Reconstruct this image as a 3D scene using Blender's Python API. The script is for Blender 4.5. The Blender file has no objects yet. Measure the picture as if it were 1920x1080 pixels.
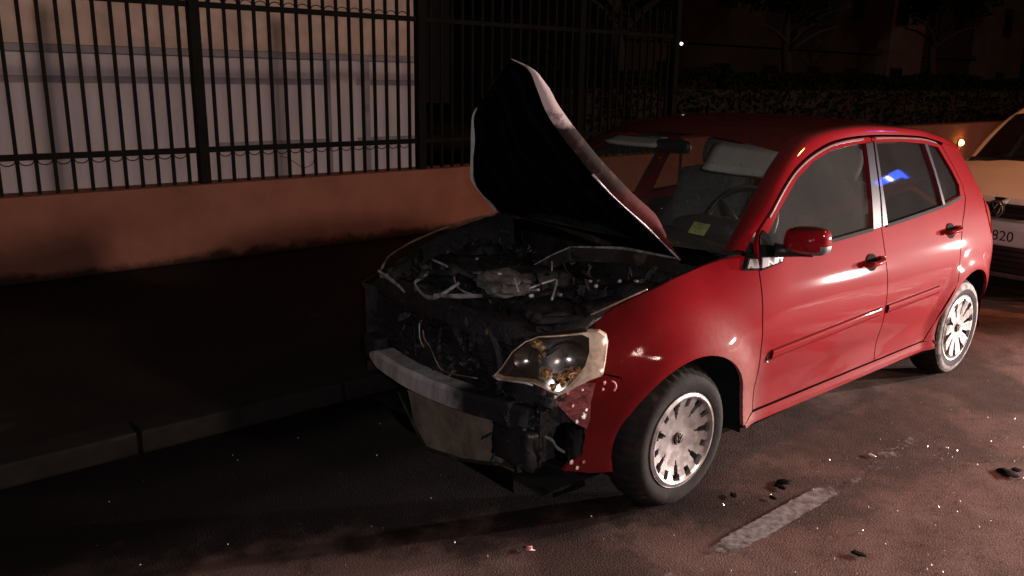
import bpy, bmesh, math, random
from mathutils import Vector, Matrix, noise
from mathutils.geometry import delaunay_2d_cdt
random.seed(7)
rad = math.radians
sc = bpy.context.scene
COL = sc.collection

# ------------------------------------------------------------------ camera
cam_d = bpy.data.cameras.new('camera'); cam = bpy.data.objects.new('camera', cam_d); COL.objects.link(cam)
sc.camera = cam
cam_d.sensor_width = 36; cam_d.lens = 1549.4 / 1920 * 36; cam_d.clip_end = 500; cam_d.clip_start = .05
YAW, PITCH, ROLL = .700976, .250129, .017548
f = Vector((math.sin(YAW)*math.cos(PITCH), math.cos(YAW)*math.cos(PITCH), -math.sin(PITCH)))
r = Vector((math.cos(YAW), -math.sin(YAW), 0)); u = r.cross(f)
r2 = r*math.cos(ROLL)+u*math.sin(ROLL); u2 = -r*math.sin(ROLL)+u*math.cos(ROLL)
cam.matrix_world = Matrix(((r2.x, u2.x, -f.x, -2.41319), (r2.y, u2.y, -f.y, -2.60428), (r2.z, u2.z, -f.z, 1.63465), (0, 0, 0, 1)))

# ------------------------------------------------------------------ night sky and exposure
w = bpy.data.worlds.new('World'); sc.world = w; w.use_nodes = True
bgn = w.node_tree.nodes['Background']
bgn.inputs['Color'].default_value = (.55, .36, .30, 1)
bgn.inputs['Strength'].default_value = .006
sc.view_settings.view_transform = 'Standard'; sc.view_settings.look = 'None'
sc.view_settings.exposure = 0; sc.view_settings.gamma = 1
sc.cycles.use_denoising = True
sc.cycles.max_bounces = 8; sc.cycles.transparent_max_bounces = 16
sc.cycles.caustics_reflective = False; sc.cycles.caustics_refractive = False

def lamp(name, kind, loc, energy, color, radius=.1, aim=None, spot=None, blend=.5):
    d = bpy.data.lights.new(name, kind); d.energy = energy; d.color = color
    d.shadow_soft_size = radius
    if kind == 'SPOT': d.spot_size = rad(spot); d.spot_blend = blend
    o = bpy.data.objects.new(name, d); COL.objects.link(o); o.location = loc
    if aim is not None: o.rotation_euler = (Vector(aim)-Vector(loc)).to_track_quat('-Z', 'Y').to_euler()
    return o
WHITE = (1, .82, .76)
TRUCK = Matrix.Translation((10.5, -5.05, 0)) @ Matrix.Rotation(rad(-16), 4, 'Z') @ Matrix.Diagonal((1, 1, 1.36, 1))   # fire engine standing in the street with its lamps on
HEADLAMPS = [TRUCK @ Vector((0, s*.95, .66)) for s in (-1, 1)]
for p in HEADLAMPS:
    lamp('headlamp_beam', 'SPOT', p+Vector((-.10, 0, 0)), 8700, WHITE, .085, (.6, -.85, .35), 22, .8)
SODIUM = (1, .29, .07); WARM = (1, .68, .56)
LAMPS = [(4.0, -17.0, 6.6), (-13.0, -15.0, 6.6), (25, -11.2, 6.6), (7.0, -8.6, 6.2)]  # last one is added out of view to brighten the white car's hood
WATTS = (4000, 750, 1700, 950)
TINTS = (WARM, WARM, SODIUM, SODIUM)
ARMS = (1.2, 1.2, 1.2, 5.4)
for p, wt_, arm, tint in zip(LAMPS, WATTS, ARMS, TINTS):
    lamp('street_light', 'SPOT', (p[0], p[1]+arm, p[2]-.22), wt_, tint, .6 if tint == WARM else .22, (p[0], p[1]+arm+(5 if arm < 2 else .5), 0), 118 if arm > 2 else 165 if tint == WARM else 138, .5)
lamp('phone_flash', 'POINT', (-2.36, -2.64, 1.66), 90, (1, .95, 1), .012)

# ------------------------------------------------------------------ materials
MATS = {}
def new_mat(name):
    m = bpy.data.materials.new(name); m.use_nodes = True; MATS[name] = m
    return m, m.node_tree, m.node_tree.nodes['Principled BSDF']
def setp(b, **k):
    for n, v in k.items():
        key = {'rough': 'Roughness', 'metal': 'Metallic', 'coat': 'Coat Weight', 'coatr': 'Coat Roughness', 'spec': 'Specular IOR Level'}[n]
        b.inputs[key].default_value = v
def nd(nt, t, **k):
    n = nt.nodes.new(t)
    for a, v in k.items():
        if a.startswith('i_'): n.inputs[a[2:].replace('_', ' ')].default_value = v
        else: setattr(n, a, v)
    return n
def coords(nt, scale=None):
    tc = nd(nt, 'ShaderNodeNewGeometry').outputs['Position']
    if scale is None: return tc
    mp = nd(nt, 'ShaderNodeMapping'); mp.inputs['Scale'].default_value = scale
    nt.links.new(tc, mp.inputs['Vector']); return mp.outputs['Vector']
def noise_n(nt, scale, detail=4, rough=.55, stretch=None, dist=0):
    n = nd(nt, 'ShaderNodeTexNoise'); n.inputs['Scale'].default_value = scale; n.inputs['Detail'].default_value = detail
    n.inputs['Roughness'].default_value = rough; n.inputs['Distortion'].default_value = dist
    nt.links.new(coords(nt, stretch), n.inputs['Vector']); return n.outputs['Fac']
def ramp(nt, fac, stops):
    n = nd(nt, 'ShaderNodeValToRGB'); cr = n.color_ramp
    while len(cr.elements) < len(stops): cr.elements.new(.5)
    for e, (p, c) in zip(cr.elements, stops): e.position = p; e.color = c if len(c) == 4 else (*c, 1)
    nt.links.new(fac, n.inputs['Fac']); return n.outputs['Color']
def bump(nt, b, fac, strength=.3, dist=.01):
    n = nd(nt, 'ShaderNodeBump'); n.inputs['Strength'].default_value = strength; n.inputs['Distance'].default_value = dist
    nt.links.new(fac, n.inputs['Height']); nt.links.new(n.outputs['Normal'], b.inputs['Normal']); return n
def mixc(nt, fac, a, c):
    n = nd(nt, 'ShaderNodeMix', data_type='RGBA')
    for v, k in ((fac, 0), (a, 6), (c, 7)):
        if hasattr(v, 'is_output') or hasattr(v, 'links'): nt.links.new(v, n.inputs[k])
        elif k == 0: n.inputs[0].default_value = v
        else: n.inputs[k].default_value = (*v, 1) if len(v) == 3 else v
    return n.outputs[2]
def mth(nt, op, a, c=0.0, clamp=False):
    n = nd(nt, 'ShaderNodeMath', operation=op, use_clamp=clamp)
    for k, v in enumerate((a, c)):
        if hasattr(v, 'links'): nt.links.new(v, n.inputs[k])
        else: n.inputs[k].default_value = v
    return n.outputs[0]
def mrange(nt, v, a, c, lo=0, hi=1):
    n = nd(nt, 'ShaderNodeMapRange', interpolation_type='SMOOTHSTEP')
    for k, x in enumerate((v, a, c, lo, hi)):
        if hasattr(x, 'links'): nt.links.new(x, n.inputs[k])
        else: n.inputs[k].default_value = x
    return n.outputs[0]
def sepxyz(nt):
    s = nd(nt, 'ShaderNodeSeparateXYZ'); nt.links.new(coords(nt), s.inputs[0]); return s.outputs
def simple(name, base, rough=.5, metal=0, coat=0, var=.35, vs=9, bs=0, bscale=60, bd=.004, spec=.5):
    m, nt, b = new_mat(name); setp(b, rough=rough, metal=metal, coat=coat, spec=spec)
    lo = tuple(c*(1-var) for c in base); hi = tuple(min(1, c*(1+var)) for c in base)
    nt.links.new(ramp(nt, noise_n(nt, vs, 5), [(.3, lo), (.7, hi)]), b.inputs['Base Color'])
    if bs: bump(nt, b, noise_n(nt, bscale, 4), bs, bd)
    return m

# red metallic paint: dust film low down, soot flecks and painted shade towards the burnt nose
m, nt, b = new_mat('red_paint'); setp(b, rough=.5, metal=.0, coat=.8, coatr=.04, spec=.006)
X, Y, Z = sepxyz(nt)
c0 = ramp(nt, noise_n(nt, 3.5, 3), [(.35, (.205, .006, .010)), (.65, (.235, .008, .013))])
dust = mth(nt, 'MULTIPLY', mrange(nt, Z, .62, .22), mrange(nt, noise_n(nt, 60, 5, .7), .2, .8), True)
c1 = mixc(nt, mth(nt, 'MULTIPLY', dust, .42), c0, (.085, .045, .042))
rx = mth(nt, 'ADD', X, -.02); rz = mth(nt, 'ADD', Z, -.29)
rd = mth(nt, 'SQRT', mth(nt, 'ADD', mth(nt, 'MULTIPLY', rx, rx), mth(nt, 'MULTIPLY', rz, rz)))
arch_pale = mth(nt, 'MULTIPLY', mth(nt, 'MULTIPLY', mrange(nt, rd, .56, .38), mrange(nt, X, -.08, .22)), mrange(nt, noise_n(nt, 40, 5, .7), .1, .8, .5, 1))  # paler, pinker tone round the rear half of the front wheel arch
c1 = mixc(nt, mth(nt, 'MULTIPLY', arch_pale, .62), c1, (.30, .17, .155))
fleck = mth(nt, 'GREATER_THAN', noise_n(nt, 95, 2), .70)
soot_shade = mrange(nt, mth(nt, 'ADD', X, mth(nt, 'MULTIPLY', noise_n(nt, 8, 6, .65), .5)), .42, -.22)  # sooted nose, with shade of the fender front painted into the colour
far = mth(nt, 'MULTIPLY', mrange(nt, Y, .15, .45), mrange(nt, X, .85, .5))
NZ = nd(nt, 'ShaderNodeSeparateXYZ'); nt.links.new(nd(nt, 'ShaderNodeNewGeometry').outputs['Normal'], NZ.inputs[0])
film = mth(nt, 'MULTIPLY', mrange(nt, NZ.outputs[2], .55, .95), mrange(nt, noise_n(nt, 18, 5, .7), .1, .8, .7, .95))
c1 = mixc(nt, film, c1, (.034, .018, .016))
c2 = mixc(nt, mth(nt, 'MULTIPLY', soot_shade, .72), c1, (.05, .006, .005))
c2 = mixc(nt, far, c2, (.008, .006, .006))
c3 = mixc(nt, mth(nt, 'MULTIPLY', mth(nt, 'MULTIPLY', fleck, mrange(nt, X, .5, -.3)), .8), c2, (.10, .035, .03))
nt.links.new(c3, b.inputs['Base Color'])
nt.links.new(mrange(nt, mth(nt, 'MULTIPLY', soot_shade, .6), 0, 1, .035, .14), b.inputs['Coat Roughness'])
nt.links.new(mrange(nt, soot_shade, .05, .75, .8, .06), b.inputs['Coat Weight'])
RED = m
# paint on the hood flank: blistered, half burnt away
m, nt, b = new_mat('blistered_paint'); setp(b, rough=.8, metal=0, spec=.08)
X, Y, Z = sepxyz(nt)
nz = noise_n(nt, 22, 6, .65)
hgt = mth(nt, 'ADD', Z, mth(nt, 'MULTIPLY', mth(nt, 'SUBTRACT', noise_n(nt, 9, 4), .5), .14))
c = ramp(nt, mrange(nt, hgt, .95, 1.68), [(0, (.075, .012, .012)), (.22, (.08, .015, .015)), (.42, (.022, .009, .008)), (.55, (.016, .0095, .0085)), (.80, (.018, .011, .010)), (.83, (.30, .24, .24)), (1, (.34, .27, .27))])
c = mixc(nt, mth(nt, 'MULTIPLY', mth(nt, 'GREATER_THAN', nz, .58), .5), c, (.07, .03, .025))
nt.links.new(c, b.inputs['Base Color']); bump(nt, b, nz, .6, .006)
BLISTER = m
# scorched right-hand sheet metal
m, nt, b = new_mat('burnt_sheet'); setp(b, rough=.72, metal=.2)
nz = noise_n(nt, 11, 6, .65)
nt.links.new(ramp(nt, nz, [(.32, (.008, .007, .007)), (.54, (.020, .013, .010)), (.64, (.07, .045, .028)), (.78, (.17, .12, .075))]), b.inputs['Base Color'])
bump(nt, b, noise_n(nt, 45, 5), .35, .006)
BURNT = m
# soot black of the burnt engine bay, flecked with ash
m, nt, b = new_mat('soot_shade'); setp(b, rough=.62, spec=.45)
nz = noise_n(nt, 17, 7, .7)
nt.links.new(ramp(nt, nz, [(.4, (.007, .007, .009)), (.62, (.016, .015, .017)), (.70, (.03, .028, .029)), (.82, (.07, .065, .065))]), b.inputs['Base Color'])
nt.links.new(mrange(nt, noise_n(nt, 6, 3), .35, .65, .32, .8), b.inputs['Roughness'])
bump(nt, b, noise_n(nt, 55, 6, .7), .9, .010)
SOOT = m
m, nt, b = new_mat('soot_smooth'); setp(b, rough=.95, spec=.03)
nt.links.new(ramp(nt, noise_n(nt, 8, 6, .6), [(.4, (.0018, .0018, .002)), (.75, (.006, .005, .005))]), b.inputs['Base Color'])
bump(nt, b, noise_n(nt, 30, 5), .4, .006)
SOOTS = m
simple('ash_metal', (.34, .32, .33), .55, .4, var=.6, vs=30, bs=.5, bscale=70)
simple('ash_brown', (.15, .105, .07), .8, var=.7, vs=20, bs=.6)
simple('primer_grey', (.42, .43, .39), .7, var=.3, vs=15)
simple('ash_lump', (.075, .073, .072), .8, var=.6, vs=24, bs=.6)
# aluminium crash beam: bare over most of its length, sooted at the driver's end
m, nt, b = new_mat('beam_metal'); setp(b, rough=.55, metal=.3)
X, Y, Z = sepxyz(nt)
k = mrange(nt, mth(nt, 'ADD', Y, mth(nt, 'MULTIPLY', mth(nt, 'SUBTRACT', noise_n(nt, 7, 5, .6), .5), .30)), -.30, -.08)
nzb = noise_n(nt, 13, 6, .65, (1, 1, .35))
c = ramp(nt, nzb, [(.32, (.30, .27, .27)), (.68, (.66, .61, .61))])
nt.links.new(mixc(nt, k, mixc(nt, mrange(nt, nzb, .5, .72), (.013, .013, .014), (.09, .085, .085)), c), b.inputs['Base Color'])
bump(nt, b, noise_n(nt, 40, 4), .25, .004)
BEAM = m
# condenser core: fine fins, heat tinted
m, nt, b = new_mat('condenser_core'); setp(b, rough=.75, metal=.25)
wv = nd(nt, 'ShaderNodeTexWave', bands_direction='Y'); wv.inputs['Scale'].default_value = 90; wv.inputs['Distortion'].default_value = 1.5
nt.links.new(coords(nt), wv.inputs['Vector'])
wh = nd(nt, 'ShaderNodeTexWave', bands_direction='Z'); wh.inputs['Scale'].default_value = 30; wh.inputs['Distortion'].default_value = 1.0
nt.links.new(coords(nt), wh.inputs['Vector'])
nz = noise_n(nt, 9, 6, .65)
c = ramp(nt, nz, [(.3, (.10, .075, .055)), (.52, (.24, .19, .14)), (.75, (.36, .29, .22))])
nt.links.new(mixc(nt, mth(nt, 'MULTIPLY', wv.outputs['Fac'], .45), c, (.03, .024, .018)), b.inputs['Base Color'])
bump(nt, b, mth(nt, 'ADD', wv.outputs['Fac'], wh.outputs['Fac']), .5, .004)
COND = m
simple('black_plastic', (.014, .014, .015), .45, var=.4, bs=.15, bscale=200, bd=.001)
simple('sail_black', (.008, .008, .008), .9, spec=.03, var=.3)
simple('black_gloss', (.008, .008, .009), .10, coat=1, var=.2)
simple('pillar_trim', (.02, .019, .02), .30, coat=.6, var=.3, bs=.06, bscale=150, bd=.001)
simple('rubber_seal', (.014, .012, .012), .8, spec=.05, var=.4)
simple('bright_trim', (.20, .17, .165), .35, .5, var=.2)
simple('grey_trim', (.15, .135, .135), .4, .1, var=.35, vs=30)
simple('wheel_well', (.006, .006, .006), .9, spec=.15)
# tyre
m, nt, b = new_mat('tyre_rubber'); setp(b, rough=.85, spec=.15)
nt.links.new(ramp(nt, noise_n(nt, 14, 6, .65), [(.35, (.007, .006, .006)), (.62, (.017, .014, .012)), (.80, (.06, .045, .038))]), b.inputs['Base Color'])
bump(nt, b, noise_n(nt, 60, 4), .4, .003)
TYRE = m
m, nt, b = new_mat('muddy_tyre'); setp(b, rough=.85, spec=.3)
nt.links.new(ramp(nt, noise_n(nt, 20, 6, .65), [(.36, (.03, .025, .022)), (.52, (.20, .17, .16)), (.72, (.40, .35, .33))]), b.inputs['Base Color'])
bump(nt, b, noise_n(nt, 60, 4), .4, .003)
MUDTYRE = m
m, nt, b = new_mat('silver_wheel_cover'); setp(b, rough=.30, metal=.75, coat=.2, coatr=.2)
nt.links.new(ramp(nt, noise_n(nt, 16, 6, .65), [(.30, (.30, .275, .27)), (.6, (.50, .465, .46))]), b.inputs['Base Color'])
nt.links.new(mrange(nt, noise_n(nt, 22, 4), .3, .7, .26, .42), b.inputs['Roughness'])
bump(nt, b, noise_n(nt, 90, 3), .06, .002)
COVER = m
simple('brake_steel', (.05, .045, .042), .6, .5)
simple('emblem_dark', (.03, .024, .022), .6, .2, spec=.2)
simple('emblem_worn', (.12, .10, .09), .55, .3)
simple('emblem_silver', (.42, .38, .37), .3, .8)
# headlamp materials
simple('reflector', (.26, .27, .30), .24, 1.0, var=.25, vs=18, bs=.06, bscale=30)
m, nt, b = new_mat('scorched_lens'); setp(b, rough=.5)
nt.links.new(ramp(nt, noise_n(nt, 13, 6, .65, None, .6), [(.30, (.10, .055, .025)), (.48, (.36, .27, .19)), (.70, (.60, .50, .41))]), b.inputs['Base Color'])
bump(nt, b, noise_n(nt, 25, 4), .35, .005)
LENSB = m
m, nt, b = new_mat('amber_residue'); setp(b, rough=.7, spec=.2)
nt.links.new(ramp(nt, noise_n(nt, 48, 5, .6, None, .8), [(.42, (.015, .008, .005)), (.50, (.26, .13, .045)), (.64, (.62, .40, .19))]), b.inputs['Base Color'])
bump(nt, b, noise_n(nt, 60, 5), .8, .008)
AMBER = m
simple('blistered_plastic', (.20, .05, .055), .5, coat=.3, var=.6, vs=22, bs=.9, bscale=45, bd=.012)
simple('white_flake', (.7, .66, .66), .5, var=.2)
simple('pink_flake', (.5, .2, .2), .5, var=.4)
# glass
def glass(name, tint, film, filmc, rough=.02, fscale=6, flo=.3, fhi=.7):
    m = bpy.data.materials.new(name); m.use_nodes = True; nt = m.node_tree; nt.nodes.clear(); MATS[name] = m
    out = nd(nt, 'ShaderNodeOutputMaterial'); tr = nd(nt, 'ShaderNodeBsdfTransparent'); tr.inputs[0].default_value = (*tint, 1)
    gl = nd(nt, 'ShaderNodeBsdfGlossy'); gl.inputs['Roughness'].default_value = rough
    lw = nd(nt, 'ShaderNodeLayerWeight'); lw.inputs['Blend'].default_value = .5
    fr = mth(nt, 'ADD', mth(nt, 'MULTIPLY', mth(nt, 'POWER', lw.outputs['Facing'], 5.0), .9), .075)
    df = nd(nt, 'ShaderNodeBsdfDiffuse'); df.inputs[0].default_value = (*filmc, 1)
    m1 = nd(nt, 'ShaderNodeMixShader'); m2 = nd(nt, 'ShaderNodeMixShader')
    ff = mrange(nt, noise_n(nt, fscale, 5, .6), flo, fhi, film*.6, film*1.3)
    nt.links.new(ff, m1.inputs[0]); nt.links.new(tr.outputs[0], m1.inputs[1]); nt.links.new(df.outputs[0], m1.inputs[2])
    nt.links.new(fr, m2.inputs[0])
    nt.links.new(m1.outputs[0], m2.inputs[1]); nt.links.new(gl.outputs[0], m2.inputs[2])
    nt.links.new(m2.outputs[0], out.inputs[0]); return m
GWS = glass('windscreen_glass', (.80, .84, .82), .03, (.5, .5, .48), .015)
GFD = glass('filmed_glass', (.55, .57, .56), .085, (.38, .38, .37), .03, 3, .0, 1.0)
GRD = glass('tinted_glass', (.45, .46, .45), .045, (.4, .4, .4), .035, 3, 0, 1)
GWH = glass('plain_glass', (.35, .36, .36), .02, (.4, .4, .4), .02)
simple('seat_cloth', (.14, .145, .14), .9, var=.3, vs=40, bs=.3, bscale=120)
simple('dash_plastic', (.035, .036, .036), .6, var=.3, bs=.2, bscale=150, bd=.002)
simple('visor_cloth', (.55, .54, .50), .9, var=.12)
simple('headliner', (.16, .15, .14), .95)
simple('sticker_paper', (.50, .55, .20), .6, var=.35, vs=28)
simple('water_drop', (.7, .7, .7), .05, .9, var=.1)
simple('white_paint', (.74, .70, .66), .30, coat=1, var=.07, vs=3)
simple('plate_white', (.86, .86, .84), .35, var=.03)
simple('plate_ink', (.02, .02, .022), .5)
simple('tail_lens', (.35, .015, .015), .08, coat=1, var=.2)
# street
m, nt, b = new_mat('wet_asphalt'); setp(b, spec=.10)
X, Y, Z = sepxyz(nt)
big = noise_n(nt, 1.1, 6, .6); mid = noise_n(nt, 5, 6, .65); fine = noise_n(nt, 130, 3, .6)
c = ramp(nt, mid, [(.30, (.105, .060, .050)), (.55, (.19, .115, .098)), (.75, (.27, .178, .155))])
c = mixc(nt, mth(nt, 'MULTIPLY', mrange(nt, fine, .52, .72), .55), c, (.24, .19, .165))
wet = mrange(nt, mth(nt, 'ADD', mth(nt, 'MULTIPLY', big, .7), mth(nt, 'ADD', mth(nt, 'MULTIPLY', mid, .3), mrange(nt, Y, -1.75, -1.0, -.035, .05))), .47, .57)
c = mixc(nt, mth(nt, 'MULTIPLY', wet, .62), c, (.010, .008, .007))
# soot and charred run-off by the burnt nose, with the car's cast shadow painted in
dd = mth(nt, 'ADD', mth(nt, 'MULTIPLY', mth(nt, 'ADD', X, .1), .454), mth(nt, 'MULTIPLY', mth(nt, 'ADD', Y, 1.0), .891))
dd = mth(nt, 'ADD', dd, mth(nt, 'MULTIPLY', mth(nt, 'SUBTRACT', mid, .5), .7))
road_soot_shade = mth(nt, 'MULTIPLY', mrange(nt, dd, -.10, .38), mrange(nt, X, .55, -.15))
c = mixc(nt, mth(nt, 'MULTIPLY', road_soot_shade, .96), c, (.0028, .0027, .003))
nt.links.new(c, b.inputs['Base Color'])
nt.links.new(mrange(nt, mth(nt, 'ADD', wet, mth(nt, 'MULTIPLY', fine, .15)), 0, 1, .95, .72), b.inputs['Roughness'])
bp = bump(nt, b, mth(nt, 'ADD', mth(nt, 'MULTIPLY', fine, 1.0), mth(nt, 'MULTIPLY', mid, .8)), .55, .012)
ROAD = m
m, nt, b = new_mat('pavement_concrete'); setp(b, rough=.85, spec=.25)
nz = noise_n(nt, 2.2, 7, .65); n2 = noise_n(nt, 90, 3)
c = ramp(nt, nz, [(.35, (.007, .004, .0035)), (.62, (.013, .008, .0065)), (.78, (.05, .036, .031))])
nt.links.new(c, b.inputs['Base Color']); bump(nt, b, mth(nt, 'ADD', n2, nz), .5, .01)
PAVE = m
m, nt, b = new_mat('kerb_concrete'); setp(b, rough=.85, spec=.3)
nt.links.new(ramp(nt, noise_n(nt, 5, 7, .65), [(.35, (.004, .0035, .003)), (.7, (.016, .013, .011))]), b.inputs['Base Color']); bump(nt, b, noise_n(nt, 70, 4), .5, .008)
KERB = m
m, nt, b = new_mat('worn_line_paint'); setp(b, rough=.85, spec=.1)
X, Y, Z = sepxyz(nt)
nt.links.new(ramp(nt, noise_n(nt, 30, 6, .7), [(.34, (.16, .125, .11)), (.52, (.33, .32, .33)), (.7, (.52, .52, .55))]), b.inputs['Base Color'])
edge = mrange(nt, mth(nt, 'ABSOLUTE', mth(nt, 'ADD', Y, 1.082)), .062, .030)
run = mth(nt, 'ADD', mth(nt, 'MULTIPLY', mrange(nt, mth(nt, 'ABSOLUTE', mth(nt, 'ADD', X, -.24)), .42, .18), .46), .25)
wear = mth(nt, 'SUBTRACT', mth(nt, 'ADD', mth(nt, 'MULTIPLY', edge, run), mth(nt, 'MULTIPLY', noise_n(nt, 11, 8, .8), 1.3)), .90)
al = mrange(nt, wear, .0, .22, 0, .85)
nt.links.new(al, b.inputs['Alpha'])
LINE = m
# low wall: terracotta render, dirt splashed along its foot
m, nt, b = new_mat('terracotta_render'); setp(b, rough=.85, spec=.25)
X, Y, Z = sepxyz(nt)
nz = noise_n(nt, 3, 7, .6)
c = ramp(nt, nz, [(.3, (.215, .092, .064)), (.7, (.30, .13, .090))])
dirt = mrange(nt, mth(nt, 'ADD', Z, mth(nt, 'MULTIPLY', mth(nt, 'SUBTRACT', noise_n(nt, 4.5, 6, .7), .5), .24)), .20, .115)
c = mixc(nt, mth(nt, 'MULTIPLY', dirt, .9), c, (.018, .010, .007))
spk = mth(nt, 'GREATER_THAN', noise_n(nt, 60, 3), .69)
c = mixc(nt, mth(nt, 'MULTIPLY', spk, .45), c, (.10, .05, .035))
nt.links.new(c, b.inputs['Base Color']); bump(nt, b, noise_n(nt, 55, 5), .35, .006)
TERRA = m
simple('fence_paint', (.004, .005, .004), .7, 0, spec=.15, var=.5, bs=.3, bscale=120, bd=.002)
m, nt, b = new_mat('pale_plaster'); setp(b, rough=.85, spec=.25)
c = ramp(nt, noise_n(nt, 2.6, 6, .6, (2.2, 1, .25)), [(.30, (.60, .57, .60)), (.55, (.72, .69, .72)), (.75, (.82, .80, .82))])
nt.links.new(c, b.inputs['Base Color']); bump(nt, b, noise_n(nt, 40, 5), .3, .006)
PLASTER = m
simple('plaster_band', (.36, .35, .39), .8, var=.25, vs=5, bs=.3)
simple('ochre_plaster', (.62, .50, .43), .85, var=.22, vs=4, bs=.3)
simple('dark_plaster', (.012, .009, .009), .9, var=.4, vs=1.2, bs=.3)
simple('tower_plaster', (.07, .06, .065), .9, var=.3, vs=1, bs=.3)
simple('window_black', (.006, .006, .008), .1)
simple('bark', (.012, .009, .007), .9, bs=.8, bscale=25, bd=.02)
simple('leaf', (.007, .010, .005), .9, spec=.03, var=.5, vs=3)
simple('char_bit', (.006, .005, .005), .95, bs=.6, spec=.02)
simple('glass_crumb', (.5, .47, .45), .3, .1)
simple('engine_red', (.38, .02, .018), .3, coat=1)
simple('lamp_pole', (.20, .20, .20), .5, .6)
def emit(name, col, s):
    m, nt, b = new_mat(name); b.inputs['Base Color'].default_value = (*col, 1)
    b.inputs['Emission Color'].default_value = (*col, 1); b.inputs['Emission Strength'].default_value = s; return m
emit('lit_headlamp', WHITE, 60); emit('blue_beacon', (.03, .10, 1), 14); emit('white_strobe', (.85, .9, 1), 22)
emit('lit_warm', (1, .72, .55), 60); emit('lit_sodium', (1, .45, .13), 90); emit('far_bulb', (1, .92, .85), 9); emit('amber_glint', (1, .42, .07), 60)
M = MATS

# ------------------------------------------------------------------ mesh helpers
XF = [Matrix.Identity(4)]
def mk(name, vs, fs, mat, parent=None, smooth=True, mats=None, idx=None):
    me = bpy.data.meshes.new(name)
    X = XF[-1]
    if X != Matrix.Identity(4): vs = [X @ Vector(v) for v in vs]
    me.from_pydata([tuple(v) for v in vs], [], fs)
    for mm in (mats or [mat]): me.materials.append(M[mm] if isinstance(mm, str) else mm)
    if idx: me.polygons.foreach_set('material_index', idx)
    if smooth: me.polygons.foreach_set('use_smooth', [True]*len(me.polygons))
    me.update()
    o = bpy.data.objects.new(name, me); COL.objects.link(o)
    if parent is not None: attach(o, parent)
    return o
def world_of(p):
    m = p.matrix_basis.copy()
    if p.parent is not None: m = world_of(p.parent) @ p.matrix_parent_inverse @ m
    return m
def attach(o, p):
    o.parent = p; o.matrix_parent_inverse = world_of(p).inverted()
def tag(o, label, cat=None, group=None, kind=None):
    if label: o['label'] = label
    if cat: o['category'] = cat
    if group: o['group'] = group
    if kind: o['kind'] = kind
    return o
def thing(name, label, cat, loc, group=None):
    o = bpy.data.objects.new(name, None); COL.objects.link(o); o.location = XF[-1] @ Vector(loc)
    o.empty_display_size = .1
    return tag(o, label, cat, group)
def sub(name, parent, loc):
    o = bpy.data.objects.new(name, None); COL.objects.link(o); o.location = XF[-1] @ Vector(loc); o.empty_display_size = .05
    attach(o, parent); return o
def cr(pts, n=6, closed=False):
    P = [Vector(p) for p in pts]; out = []; m = len(P)
    for i in range(m if closed else m-1):
        a = P[(i-1) % m] if closed or i > 0 else P[0]*2-P[1]
        b, c = P[i], P[(i+1) % m]
        d = P[(i+2) % m] if closed or i+2 < m else P[-1]*2-P[-2]
        for k in range(n):
            t = k/n
            out.append(.5*((2*b)+(c-a)*t+(2*a-5*b+4*c-d)*t*t+(3*b-a-3*c+d)*t**3))
    if not closed: out.append(P[-1])
    return out
def grid(name, rows, mat, parent=None, flip=False, closed=False, smooth=True):
    vs = [v for rw in rows for v in rw]; n = len(rows[0]); fs = []
    for i in range(len(rows)-1):
        for j in range(n if closed else n-1):
            a, b2, c, d = i*n+j, i*n+(j+1) % n, (i+1)*n+(j+1) % n, (i+1)*n+j
            fs.append((a, d, c, b2) if flip else (a, b2, c, d))
    return mk(name, vs, fs, mat, parent, smooth)
def tube_geo(path, rr, seg=8, cap=True):
    P = [Vector(p) for p in path]; vs = []; fs = []; prev = None
    for i, p in enumerate(P):
        t = (P[min(i+1, len(P)-1)]-P[max(i-1, 0)]).normalized()
        if prev is None: a = t.orthogonal().normalized()
        else: a = (prev-t*prev.dot(t)).normalized()
        prev = a; b2 = t.cross(a); q = rr[i] if isinstance(rr, (list, tuple)) else rr
        for k in range(seg):
            an = 2*math.pi*k/seg; vs.append(p+(a*math.cos(an)+b2*math.sin(an))*q)
    for i in range(len(P)-1):
        for k in range(seg):
            fs.append((i*seg+k, i*seg+(k+1) % seg, (i+1)*seg+(k+1) % seg, (i+1)*seg+k))
    if cap: fs.append(tuple(range(seg-1, -1, -1))); fs.append(tuple((len(P)-1)*seg+k for k in range(seg)))
    return vs, fs
def tube(name, path, rr, mat, parent=None, seg=8):
    v, fc = tube_geo(path, rr, seg); return mk(name, v, fc, mat, parent)
def box_geo(c, s, rot=None, bev=0.0):
    bm = bmesh.new(); bmesh.ops.create_cube(bm, size=1)
    bmesh.ops.scale(bm, vec=s, verts=bm.verts)
    if bev: bmesh.ops.bevel(bm, geom=bm.edges[:], offset=bev, segments=2, affect='EDGES', profile=.6)
    if rot is not None: bmesh.ops.rotate(bm, cent=(0, 0, 0), matrix=rot, verts=bm.verts)
    bmesh.ops.translate(bm, vec=c, verts=bm.verts)
    bm.verts.index_update(); v = [x.co.copy() for x in bm.verts]; fc = [tuple(q.index for q in p.verts) for p in bm.faces]; bm.free()
    return v, fc
def box(name, c, s, mat, parent=None, rot=None, bev=0.0, smooth=False):
    v, fc = box_geo(c, s, rot, bev); return mk(name, v, fc, mat, parent, smooth)
def join(parts):
    vs, fs = [], []
    for v, fc in parts:
        k = len(vs); vs += list(v); fs += [tuple(i+k for i in p) for p in fc]
    return vs, fs
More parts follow.
